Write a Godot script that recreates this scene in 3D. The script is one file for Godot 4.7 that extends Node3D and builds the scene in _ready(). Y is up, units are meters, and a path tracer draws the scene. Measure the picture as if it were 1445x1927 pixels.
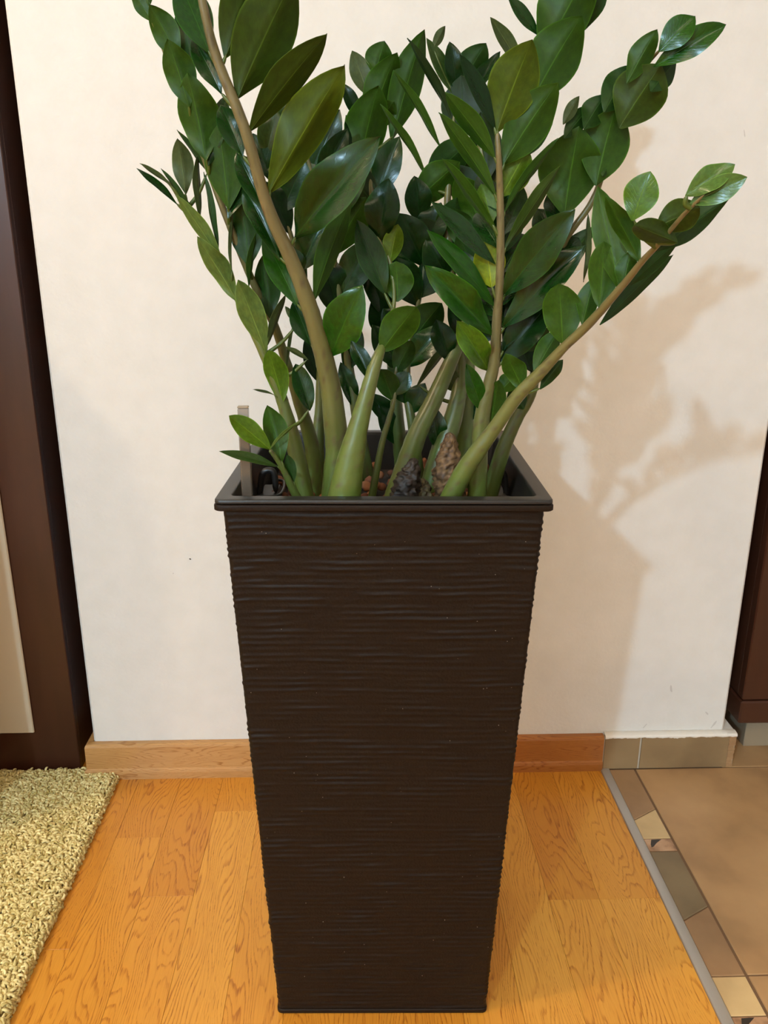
extends Node3D
# Tall dark planter with a many-stemmed glossy plant in front of a white wall between two cabinets.
# Units are metres; the wall face is z = 0, the viewer looks along -z.

var rng := RandomNumberGenerator.new()
var fn := FastNoiseLite.new()
var names := {}
var M := {}

# ---------------------------------------------------------------- naming
func numbered(called: String) -> String:
	if not names.has(called):
		names[called] = 0
		return called
	names[called] += 1
	return "%s_%03d" % [called, names[called]]

func tag(o: Node, label := "", category := "", group := "", kind := "") -> void:
	if label: o.set_meta("label", label)
	if category: o.set_meta("category", category)
	if group: o.set_meta("group", group)
	if kind: o.set_meta("kind", kind)

func thing(called: String, label: String, category: String, at := Vector3.ZERO, group := "") -> Node3D:
	var o := Node3D.new()
	o.name = numbered(called)
	add_child(o)
	o.position = at
	tag(o, label, category, group)
	return o

func obj(called: String, mesh: Mesh, m: Material, parent: Node = self) -> MeshInstance3D:
	var o := MeshInstance3D.new()
	o.name = numbered(called) if parent == self else called
	o.mesh = mesh
	if m: o.material_override = m
	o.cast_shadow = GeometryInstance3D.SHADOW_CASTING_SETTING_ON
	parent.add_child(o, true)
	return o

func structure(called: String, mesh: Mesh, m: Material, parent: Node = self) -> MeshInstance3D:
	var o := obj(called, mesh, m, parent)
	if parent == self: o.set_meta("kind", "structure")
	return o

# ---------------------------------------------------------------- mesh building
func md() -> Dictionary:
	return {"v": PackedVector3Array(), "n": PackedVector3Array(), "uv": PackedVector2Array(), "c": PackedColorArray(), "i": PackedInt32Array()}

func commit(d: Dictionary, into: ArrayMesh = null) -> ArrayMesh:
	var am := into if into else ArrayMesh.new()
	var a := []
	a.resize(Mesh.ARRAY_MAX)
	a[Mesh.ARRAY_VERTEX] = d.v
	a[Mesh.ARRAY_NORMAL] = d.n
	if d.uv.size() == d.v.size(): a[Mesh.ARRAY_TEX_UV] = d.uv
	if d.c.size() == d.v.size(): a[Mesh.ARRAY_COLOR] = d.c
	a[Mesh.ARRAY_INDEX] = d.i
	am.add_surface_from_arrays(Mesh.PRIMITIVE_TRIANGLES, a)
	return am

# flat polygon turned away from centre; uv in metres on the plane it faces (along: grain axis)
func poly(d: Dictionary, p: Array, centre: Vector3, us := 1.0, vs := 1.0, swap := false, c := Color.WHITE) -> void:
	var nrm: Vector3 = (p[1] - p[0]).cross(p[2] - p[0]).normalized()
	var mid := Vector3.ZERO
	for q in p: mid += q
	mid /= p.size()
	var pts := p
	if nrm.dot(mid - centre) < 0.0:
		nrm = -nrm
	else:
		pts = p.duplicate()
		pts.reverse()
	var b: int = d.v.size()
	var an := nrm.abs()
	for q: Vector3 in pts:
		d.v.append(q)
		d.n.append(nrm)
		var uv := Vector2(q.x, q.z)
		if an.z > an.y and an.z > an.x: uv = Vector2(q.x, q.y)
		elif an.x > an.y and an.x > an.z: uv = Vector2(q.y, q.z)
		if swap: uv = Vector2(uv.y, uv.x)
		d.uv.append(Vector2(uv.x * us, uv.y * vs))
		d.c.append(c)
	for k in range(1, pts.size() - 1):
		d.i.append_array(PackedInt32Array([b, b + k, b + k + 1]))

# chamfered box
func cbox(d: Dictionary, lo: Vector3, hi: Vector3, ch := 0.001, us := 1.0, vs := 1.0, swap := false) -> void:
	var c := (lo + hi) / 2.0
	var h := (hi - lo) / 2.0
	ch = minf(ch, minf(h.x, minf(h.y, h.z)) * 0.9)
	var P := func(sx, sy, sz, ax) -> Vector3:
		var e := Vector3(h.x - ch, h.y - ch, h.z - ch)
		e[ax] += ch
		return c + Vector3(sx * e.x, sy * e.y, sz * e.z)
	for s in [-1, 1]:
		poly(d, [P.call(s, -1, -1, 0), P.call(s, 1, -1, 0), P.call(s, 1, 1, 0), P.call(s, -1, 1, 0)], c, us, vs, swap)
		poly(d, [P.call(-1, s, -1, 1), P.call(1, s, -1, 1), P.call(1, s, 1, 1), P.call(-1, s, 1, 1)], c, us, vs, swap)
		poly(d, [P.call(-1, -1, s, 2), P.call(1, -1, s, 2), P.call(1, 1, s, 2), P.call(-1, 1, s, 2)], c, us, vs, swap)
		for t in [-1, 1]:
			poly(d, [P.call(s, t, -1, 0), P.call(s, t, 1, 0), P.call(s, t, 1, 1), P.call(s, t, -1, 1)], c, us, vs, swap)
			poly(d, [P.call(s, -1, t, 0), P.call(s, 1, t, 0), P.call(s, 1, t, 2), P.call(s, -1, t, 2)], c, us, vs, swap)
			poly(d, [P.call(-1, s, t, 1), P.call(1, s, t, 1), P.call(1, s, t, 2), P.call(-1, s, t, 2)], c, us, vs, swap)
			for u in [-1, 1]:
				poly(d, [P.call(s, t, u, 0), P.call(s, t, u, 1), P.call(s, t, u, 2)], c, us, vs, swap)

func box_mesh(lo: Vector3, hi: Vector3, ch := 0.001, us := 1.0, vs := 1.0, swap := false) -> ArrayMesh:
	var d := md()
	cbox(d, lo, hi, ch, us, vs, swap)
	return commit(d)

# prism from a plan polygon (x,z), between heights, with a small chamfer on the top edge
func slab(d: Dictionary, plan: Array, y0: float, y1: float, ch := 0.0008, us := 1.0, vs := 1.0) -> void:
	var c := Vector2.ZERO
	for q in plan: c += q
	c /= plan.size()
	var cc := Vector3(c.x, (y0 + y1) / 2.0, c.y)
	var top := []
	for q: Vector2 in plan:
		var r: Vector2 = c + (q - c) * (1.0 - ch * 1.6 / maxf((q - c).length(), 0.002))
		top.append(Vector3(r.x, y1, r.y))
	poly(d, top, cc, us, vs)
	for k in plan.size():
		var a: Vector2 = plan[k]
		var b: Vector2 = plan[(k + 1) % plan.size()]
		poly(d, [Vector3(a.x, y0, a.y), Vector3(b.x, y0, b.y), Vector3(b.x, y1 - ch, b.y), Vector3(a.x, y1 - ch, a.y)], cc, us, vs)
		poly(d, [Vector3(a.x, y1 - ch, a.y), Vector3(b.x, y1 - ch, b.y), top[(k + 1) % plan.size()], top[k]], cc, us, vs)

# smooth grid of rows x cols points; outward is (along a row) x (down the rows)
func grid(d: Dictionary, pts: PackedVector3Array, cols: int, rows: int, uvs := PackedVector2Array(), cs := PackedColorArray(), flip := false) -> void:
	var b: int = d.v.size()
	var nn := PackedVector3Array()
	nn.resize(pts.size())
	var I := PackedInt32Array()
	for r in rows - 1:
		for c in cols - 1:
			var p := r * cols + c
			var q := p + cols
			for t in [[p, p + 1, q + 1], [p, q + 1, q]]:
				var i0: int = t[0]
				var i1: int = t[1]
				var i2: int = t[2]
				if flip:
					var sw := i1
					i1 = i2
					i2 = sw
				var f := (pts[i2] - pts[i0]).cross(pts[i1] - pts[i0])
				nn[i0] += f
				nn[i1] += f
				nn[i2] += f
				I.append(b + i0)
				I.append(b + i1)
				I.append(b + i2)
	# weld seams of closed rows
	for r in rows:
		var s := r * cols
		var e := s + cols - 1
		if pts[s].distance_squared_to(pts[e]) < 1e-12:
			var m := nn[s] + nn[e]
			nn[s] = m
			nn[e] = m
	for k in pts.size():
		nn[k] = nn[k].normalized() if nn[k].length_squared() > 0.0 else Vector3.UP
	d.v.append_array(pts)
	d.n.append_array(nn)
	if uvs.size(): d.uv.append_array(uvs)
	if cs.size(): d.c.append_array(cs)
	d.i.append_array(I)

func catmull(p: Array, t: float) -> Variant:
	var n := p.size() - 1
	var k := clampi(int(t * n), 0, n - 1)
	var f := t * n - k
	var a = p[k - 1] if k > 0 else p[0] * 2.0 - p[1]
	var b = p[k]
	var c = p[k + 1]
	var e = p[k + 2] if k + 2 <= n else p[n] * 2.0 - p[n - 1]
	return (b * 2.0 + (c - a) * f + (a * 2.0 - b * 5.0 + c * 4.0 - e) * f * f + (b * 3.0 - a - c * 3.0 + e) * f * f * f) * 0.5

# swept tube along pts with radii (both lists), rounded end
func tube(d: Dictionary, P: Array, Rr: Array, sides := 14, steps := 40, colour = null, rough := 0.0, cap := true) -> void:
	var pts := PackedVector3Array()
	var uv := PackedVector2Array()
	var cs := PackedColorArray()
	var up := Vector3(0.2, 0.1, 1.0).normalized()
	var rows := steps + 1
	var dist := 0.0
	var last := Vector3.ZERO
	for s in rows:
		var t := float(s) / steps
		var c: Vector3 = catmull(P, t)
		var r: float = catmull(Rr, t)
		var tg: Vector3 = (catmull(P, minf(t + 0.01, 1.0)) - catmull(P, maxf(t - 0.01, 0.0))).normalized()
		up = (up - tg * up.dot(tg)).normalized()
		var sd := tg.cross(up)
		if s > 0: dist += c.distance_to(last)
		last = c
		if cap and s >= steps - 1: r *= (0.75 if s == steps - 1 else 0.02)
		for k in sides + 1:
			var a := TAU * (k % sides) / sides
			var q := c + (up * cos(a) + sd * sin(a)) * r
			if rough > 0.0: q += (q - c) * rough * fn.get_noise_3d(q.x * 26000.0, q.y * 9000.0, q.z * 26000.0)
			pts.append(q)
			uv.append(Vector2(float(k) / sides, dist * 10.0))
			if colour != null: cs.append(colour.call(t, q))
	grid(d, pts, sides + 1, rows, uv, cs, true)

# ---------------------------------------------------------------- materials
func std(c: Color, rough: float, extra := {}) -> StandardMaterial3D:
	var m := StandardMaterial3D.new()
	m.albedo_color = c
	m.roughness = rough
	for k in extra: m.set(k, extra[k])
	return m

func noise(f: float, oct := 4, sd := 1, typ := FastNoiseLite.TYPE_SIMPLEX_SMOOTH) -> FastNoiseLite:
	var n := FastNoiseLite.new()
	n.noise_type = typ
	n.frequency = f
	n.fractal_octaves = oct
	n.seed = sd
	return n

func noise_tex(n: FastNoiseLite, size: int, ramp := [], bump := 0.0) -> NoiseTexture2D:
	var t := NoiseTexture2D.new()
	t.width = size
	t.height = size
	t.seamless = true
	t.noise = n
	if ramp.size():
		var g := Gradient.new()
		var off := PackedFloat32Array()
		var cols := PackedColorArray()
		for r in ramp:
			off.append(r[0])
			cols.append(r[1])
		g.offsets = off
		g.colors = cols
		t.color_ramp = g
	if bump > 0.0:
		t.as_normal_map = true
		t.bump_strength = bump
	return t

# oak: growth rings stretched along v, dark pores, soft figure; returns [albedo, height]
func oak_textures() -> Array:
	var w := 512
	var h := 1024
	var alb := Image.create(w, h, false, Image.FORMAT_RGB8)
	var hei := Image.create(w, h, false, Image.FORMAT_L8)
	var n1 := noise(1.0, 3, 11)
	var n2 := noise(1.0, 2, 12)
	var n3 := noise(1.0, 2, 13)
	for y in h:
		var v := float(y) / h
		for x in w:
			var u := float(x) / w
			var wob := n1.get_noise_2d(u * 2.4, v * 1.5)
			var g := u * 46.0 + wob * 10.0 + n2.get_noise_2d(u * 24.0, v * 5.0) * 0.35
			var ring := g - floorf(g)
			var dark := smoothstep(0.55, 0.90, ring) * (1.0 - smoothstep(0.90, 1.0, ring))
			var str_ := 0.5 + 0.5 * n3.get_noise_2d(u * 5.0 + 40.0, v * 3.0)
			var fibre := n2.get_noise_2d(u * 190.0, v * 14.0)
			var pore := smoothstep(0.30, 0.62, n3.get_noise_2d(u * 240.0, v * 22.0) * (0.55 + dark))
			var tone := 0.99 - 0.26 * dark * str_ + 0.07 * fibre - 0.20 * pore + 0.05 * wob
			tone = clampf(tone, 0.05, 1.0)
			alb.set_pixel(x, y, Color(pow(tone, 0.75), pow(tone, 1.15), pow(tone, 1.8)))
			hei.set_pixel(x, y, Color.WHITE * clampf(0.75 - 0.35 * pore - 0.12 * dark + 0.05 * fibre, 0, 1))
	return [ImageTexture.create_from_image(alb), ImageTexture.create_from_image(hei)]

# leaf blade: x across, y from base to tip; a pale midrib and faint side veins in the blade itself
func leaf_textures(under: bool) -> Array:
	var w := 128
	var h := 256
	var alb := Image.create(w, h, false, Image.FORMAT_RGB8)
	var hei := Image.create(w, h, false, Image.FORMAT_L8)
	var n1 := noise(1.0, 4, 31 + int(under))
	for y in h:
		var v := float(y) / h
		for x in w:
			var u := absf(float(x) / (w - 1) - 0.5) * 2.0
			var rib := 1.0 - smoothstep(0.0, 0.055 * (1.25 - v), u)
			var ph := v * 11.0 - u * 3.2 + 0.35 * n1.get_noise_2d(x * 0.04, v * 4.0)
			var fr := absf(ph - roundf(ph))
			var vein := (1.0 - smoothstep(0.0, 0.10, fr)) * smoothstep(0.02, 0.2, u) * (1.0 - smoothstep(0.75, 1.0, u))
			var mot := n1.get_noise_2d(float(x) * 0.05, float(y) * 0.035)
			var edge := smoothstep(0.92, 1.0, u)
			var t := 0.74 + 0.10 * mot + (0.05 if under else 0.07) * vein + (0.30 if under else 0.20) * rib + 0.30 * edge
			var warm := 0.04 * n1.get_noise_2d(float(x) * 0.02 + 70.0, float(y) * 0.02)
			alb.set_pixel(x, y, Color(clampf(t + warm + 0.10 * rib, 0, 1), clampf(t, 0, 1), clampf(t - warm + 0.06 * rib, 0, 1)))
			hei.set_pixel(x, y, Color.WHITE * clampf(0.5 + (0.5 if under else -0.35) * rib + (0.06 if under else -0.16) * vein + 0.03 * mot, 0, 1))
	return [ImageTexture.create_from_image(alb), ImageTexture.create_from_image(hei)]

func make_materials() -> void:
	# plaster wall, roller stipple
	M.wall = std(Color(0.90, 0.886, 0.86), 0.6, {"uv1_triplanar": true, "uv1_world_triplanar": true, "uv1_scale": Vector3.ONE * 3.0})
	M.wall.albedo_texture = noise_tex(noise(0.012, 4, 3), 512, [[0.0, Color(0.975, 0.975, 0.97)], [1.0, Color(1, 1, 1)]])
	M.wall.heightmap_enabled = true
	M.wall.heightmap_scale = 0.025
	M.wall.heightmap_texture = noise_tex(noise(0.08, 3, 4), 512)
	M.scuff = std(Color(0.80, 0.78, 0.75), 0.7)
	M.ceiling = std(Color(0.90, 0.89, 0.87), 0.8)
	# oak
	var oak := oak_textures()
	M.oak = []
	var tints := [Color(0.87, 0.61, 0.225), Color(0.855, 0.59, 0.21), Color(0.825, 0.555, 0.185), Color(0.88, 0.625, 0.24), Color(0.845, 0.58, 0.205), Color(0.81, 0.54, 0.175)]
	for k in 6:
		M.oak.append(std(tints[k], 0.33, {"albedo_texture": oak[0], "heightmap_enabled": true, "heightmap_texture": oak[1], "heightmap_scale": 0.025, "uv1_offset": Vector3(0.137 * k, 0.291 * k, 0)}))
	M.oak_joint = std(Color(0.50, 0.31, 0.12), 0.8)
	M.oak_trim = std(Color(0.76, 0.575, 0.36), 0.3, {"albedo_texture": oak[0], "heightmap_enabled": true, "heightmap_texture": oak[1], "heightmap_scale": 0.02, "uv1_offset": Vector3(0.4, 0.1, 0)})
	M.oak_trim_red = std(Color(0.66, 0.42, 0.20), 0.3, {"albedo_texture": oak[0], "heightmap_enabled": true, "heightmap_texture": oak[1], "heightmap_scale": 0.02, "uv1_offset": Vector3(0.1, 0.6, 0)})
	# floor tiles
	var mott := noise_tex(noise(0.006, 5, 21), 512, [[0.0, Color(0.80, 0.78, 0.76)], [0.5, Color(0.93, 0.92, 0.90)], [1.0, Color(1, 1, 0.99)]])
	var fine := noise_tex(noise(0.06, 3, 22), 256)
	var tp := {"uv1_triplanar": true, "uv1_world_triplanar": true, "uv1_scale": Vector3.ONE * 2.0, "albedo_texture": mott, "heightmap_enabled": true, "heightmap_texture": fine, "heightmap_scale": 0.03}
	M.tile = std(Color(0.76, 0.60, 0.42), 0.42, tp)
	M.tile_grey = std(Color(0.55, 0.47, 0.345), 0.42, tp)
	M.tile_rose = std(Color(0.68, 0.535, 0.385), 0.42, tp)
	M.tile_cream = std(Color(0.90, 0.775, 0.565), 0.35, tp)
	M.tile_skirt = std(Color(0.61, 0.51, 0.375), 0.38, tp)
	M.marble = std(Color(0.80, 0.65, 0.51), 0.3, {"uv1_triplanar": true, "uv1_world_triplanar": true, "uv1_scale": Vector3.ONE * 9.0})
	M.marble.albedo_texture = noise_tex(noise(0.011, 5, 24), 256, [[0.0, Color(0.62, 0.55, 0.50)], [0.45, Color(0.9, 0.86, 0.82)], [1.0, Color(1, 1, 1)]])
	M.marble_chip = std(Color(0.20, 0.17, 0.145), 0.35)
	M.grout = std(Color(0.45, 0.34, 0.235), 0.9)
	M.grout_pale = std(Color(0.76, 0.72, 0.65), 0.85)
	M.caulk = std(Color(0.93, 0.90, 0.85), 0.5)
	M.aluminium = std(Color(0.73, 0.71, 0.68), 0.42, {"metallic": 0.55})
	# planter
	M.planter = std(Color(0.128, 0.088, 0.057), 0.46, {"metallic_specular": 0.29, "uv1_triplanar": true, "uv1_world_triplanar": true, "uv1_scale": Vector3.ONE * 5.0})
	M.planter.albedo_texture = noise_tex(noise(0.05, 5, 41), 512, [[0.0, Color(0.86, 0.86, 0.87)], [0.62, Color(0.95, 0.95, 0.95)], [0.8, Color(1, 1, 1)]])
	M.planter.heightmap_enabled = true
	M.planter.heightmap_scale = 0.02
	M.planter.heightmap_texture = noise_tex(noise(0.12, 3, 42), 512)
	M.liner = std(Color(0.115, 0.112, 0.108), 0.38)
	M.dust = std(Color(0.62, 0.58, 0.52), 0.9)
	M.indicator = std(Color(0.52, 0.47, 0.41), 0.12, {"transparency": BaseMaterial3D.TRANSPARENCY_ALPHA})
	M.indicator.albedo_color.a = 0.45
	M.indicator_core = std(Color(0.60, 0.55, 0.47), 0.4)
	M.soil = std(Color(0.10, 0.07, 0.05), 0.95)
	M.clay = [std(Color(0.47, 0.28, 0.165), 0.85), std(Color(0.38, 0.215, 0.125), 0.85), std(Color(0.55, 0.36, 0.225), 0.85)]
	# furniture
	M.brown = std(Color(0.275, 0.15, 0.095), 0.28, {"uv1_triplanar": true, "uv1_world_triplanar": true, "uv1_scale": Vector3(5.0, 0.8, 5.0)})
	M.brown.albedo_texture = noise_tex(noise(0.02, 4, 51), 256, [[0.0, Color(0.86, 0.84, 0.82)], [1.0, Color(1, 1, 1)]])
	M.cream_panel = std(Color(0.79, 0.725, 0.62), 0.35)
	M.plinth = std(Color(0.60, 0.535, 0.44), 0.45)
	M.dark = std(Color(0.09, 0.07, 0.06), 0.6)
	# rug
	M.rug_back = std(Color(0.47, 0.41, 0.25), 0.95)
	M.yarn = std(Color(1.0, 0.985, 0.95), 0.9, {"vertex_color_use_as_albedo": true})
	# plant
	var lu := leaf_textures(false)
	var ll := leaf_textures(true)
	# upper face, lower face: M mid, D dark, K darkest, O olive, U bright olive, Y yellow green, Z lime, P pale, G grey green
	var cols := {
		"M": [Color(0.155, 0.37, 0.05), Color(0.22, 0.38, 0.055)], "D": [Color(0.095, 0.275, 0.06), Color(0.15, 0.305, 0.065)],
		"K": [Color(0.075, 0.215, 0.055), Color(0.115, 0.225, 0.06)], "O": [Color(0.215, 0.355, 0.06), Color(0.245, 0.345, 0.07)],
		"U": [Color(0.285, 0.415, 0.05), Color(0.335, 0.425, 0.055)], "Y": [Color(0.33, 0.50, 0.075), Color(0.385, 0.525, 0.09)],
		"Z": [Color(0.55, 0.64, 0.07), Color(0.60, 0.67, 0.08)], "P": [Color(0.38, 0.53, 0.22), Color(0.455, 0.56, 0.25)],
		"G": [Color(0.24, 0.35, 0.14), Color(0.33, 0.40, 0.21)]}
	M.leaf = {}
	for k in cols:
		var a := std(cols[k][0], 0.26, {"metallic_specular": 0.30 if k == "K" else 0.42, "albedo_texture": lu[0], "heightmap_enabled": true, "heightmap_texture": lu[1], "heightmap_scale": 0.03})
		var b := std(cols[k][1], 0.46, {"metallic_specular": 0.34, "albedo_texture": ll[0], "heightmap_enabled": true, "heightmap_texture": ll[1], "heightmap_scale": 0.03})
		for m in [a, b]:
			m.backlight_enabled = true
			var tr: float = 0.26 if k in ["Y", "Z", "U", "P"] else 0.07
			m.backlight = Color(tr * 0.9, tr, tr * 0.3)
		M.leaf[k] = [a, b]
	M.stalk = std(Color(0.29, 0.35, 0.11), 0.4)
	M.stem = std(Color.WHITE, 0.36, {"vertex_color_use_as_albedo": true})
	M.husk = std(Color.WHITE, 0.6, {"vertex_color_use_as_albedo": true})
	# lamps
	M.lamp_metal = std(Color(0.8, 0.8, 0.8), 0.3, {"metallic": 0.9})


# ---------------------------------------------------------------- light, camera
func lamp(at: Vector3, radius: float, colour: Color, energy: float, glow: float, label: String) -> void:
	var t := thing("ceiling_lamp", label, "lamp", at, "round ceiling lamps")
	var top := CEIL - at.y
	var d := md()
	tube(d, [Vector3(0, top, 0), Vector3(0, top - 0.03, 0)], [0.07, 0.07], 24, 3, null, 0.0, false)
	cbox(d, Vector3(-0.049, top - 0.031, -0.049), Vector3(0.049, top - 0.029, 0.049), 0.0005)
	obj("ceiling_rose", commit(d), M.lamp_metal, t)
	var s := SphereMesh.new()
	s.radius = radius
	s.height = radius * 2.0
	var m := std(Color(1, 1, 1), 0.5, {"emission_enabled": true})
	m.emission = colour
	m.emission_energy_multiplier = glow
	obj("globe", s, m, t)
	var l := OmniLight3D.new()
	l.name = "bulb_light"
	l.light_color = colour
	l.light_energy = energy
	l.light_size = radius
	l.omni_range = 12.0
	l.omni_attenuation = 2.0
	l.shadow_enabled = true
	t.add_child(l)

func ceiling_panel(at: Vector3, side: float, colour: Color, energy: float) -> void:
	var t := thing("light_panel", "large square warm light panel on the ceiling behind the viewer", "lamp", at)
	obj("frame", box_mesh(Vector3(-side * 0.5 - 0.02, 0.0, -side * 0.5 - 0.02), Vector3(side * 0.5 + 0.02, CEIL - at.y, side * 0.5 + 0.02), 0.003), M.lamp_metal, t)
	var m := std(Color(1, 1, 1), 0.5, {"emission_enabled": true})
	m.emission = colour
	m.emission_energy_multiplier = 1.0
	obj("diffuser", box_mesh(Vector3(-side * 0.5, -0.004, -side * 0.5), Vector3(side * 0.5, -0.0005, side * 0.5), 0.001), m, t)
	var l := AreaLight3D.new()
	l.name = "panel_light"
	l.light_color = colour
	l.light_energy = energy
	l.area_size = Vector2(side, side)
	l.area_normalize_energy = true
	l.area_range = 12.0
	l.shadow_enabled = true
	l.rotation.x = -PI / 2.0
	l.position.y = -0.008
	t.add_child(l)

const CEIL := 2.6

func _ready() -> void:
	rng.seed = 7
	fn.seed = 5
	fn.frequency = 0.01
	fn.fractal_octaves = 3
	var cam := Camera3D.new()
	cam.name = "camera"
	add_child(cam)
	cam.transform = Transform3D(Basis(Vector3(0.999442, 0.003000, 0.033258), Vector3(0.007203, 0.953141, -0.302441), Vector3(-0.032607, 0.302512, 0.952588)), Vector3(0.0, 0.81268, 1.15171))
	cam.fov = 64.4549
	cam.near = 0.02
	cam.current = true
	var we := WorldEnvironment.new()
	we.name = "environment"
	var e := Environment.new()
	e.background_mode = Environment.BG_COLOR
	e.background_color = Color(0.02, 0.02, 0.02)
	e.tonemap_mode = Environment.TONE_MAPPER_LINEAR
	e.tonemap_exposure = 0.75
	e.sdfgi_enabled = true
	e.ssao_enabled = true
	e.ssil_enabled = true
	we.environment = e
	add_child(we)
	make_materials()
	# a whiter lamp far behind the viewer's left shoulder, a warm one close by on the left
	lamp(Vector3(-1.95, 2.5, 4.1), 0.06, Color(0.73, 0.885, 1.0), 10.5, 6.0, "white globe lamp on the ceiling far behind the viewer")
	lamp(Vector3(-1.85, 2.5, 1.03), 0.05, Color(1.0, 0.89, 0.745), 2.4, 6.0, "warm globe lamp on the ceiling left of the planter")
	ceiling_panel(Vector3(0.0, 2.57, 2.9), 1.2, Color(1.0, 0.905, 0.79), 4.9)
	build_room()
	build_floor()
	build_skirting()
	build_furniture()
	build_rug()
	build_planter()
	build_plant()

# ---------------------------------------------------------------- room
const WL := -0.428
const WR := 0.603

func build_room() -> void:
	# partition wall with its two free ends, standing into the room
	var w := structure("wall_back", box_mesh(Vector3(WL, 0.0, -0.62), Vector3(WR, CEIL, 0.0), 0.0035), M.wall)
	tag(w, "white plastered wall behind the planter")
	for s in [[0.506, 0.142, 0.009, 0.002, 0.2], [0.57, 0.097, 0.005, 0.0018, 0.7], [0.585, 0.076, 0.010, 0.0022, -0.5], [-0.279, 0.352, 0.0016, 0.0012, 0.0], [-0.252, 0.375, 0.0022, 0.0012, 1.4], [0.470, 0.075, 0.007, 0.0012, -0.6], [0.512, 0.965, 0.006, 0.0011, 0.3]]:
		# little rubbed marks: shallow irregular flakes on the plaster
		var d := md()
		var ring := []
		for k in 9:
			var a := TAU * k / 9.0
			var p := Vector2(cos(a) * s[3], sin(a) * s[2]) * rng.randf_range(0.55, 1.0)
			p = p.rotated(s[4])
			ring.append(Vector3(s[0] + p.x, s[1] + p.y, 0.00015))
		poly(d, ring, Vector3(s[0], s[1], -1.0))
		obj("scuff_mark", commit(d), M.scuff, w)
	structure("wall_rear", box_mesh(Vector3(-3.0, 0, -0.82), Vector3(3.0, CEIL, -0.62), 0.002), M.wall)
	structure("wall_left", box_mesh(Vector3(-3.2, 0, -0.82), Vector3(-3.0, CEIL, 5.6), 0.002), M.wall)
	structure("wall_right", box_mesh(Vector3(2.6, 0, -0.82), Vector3(2.8, CEIL, 5.6), 0.002), M.wall)
	structure("wall_front", box_mesh(Vector3(-3.2, 0, 5.4), Vector3(2.8, CEIL, 5.6), 0.002), M.wall)
	structure("ceiling", box_mesh(Vector3(-3.2, CEIL, -0.82), Vector3(2.8, CEIL + 0.2, 5.6), 0.002), M.ceiling)

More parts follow.
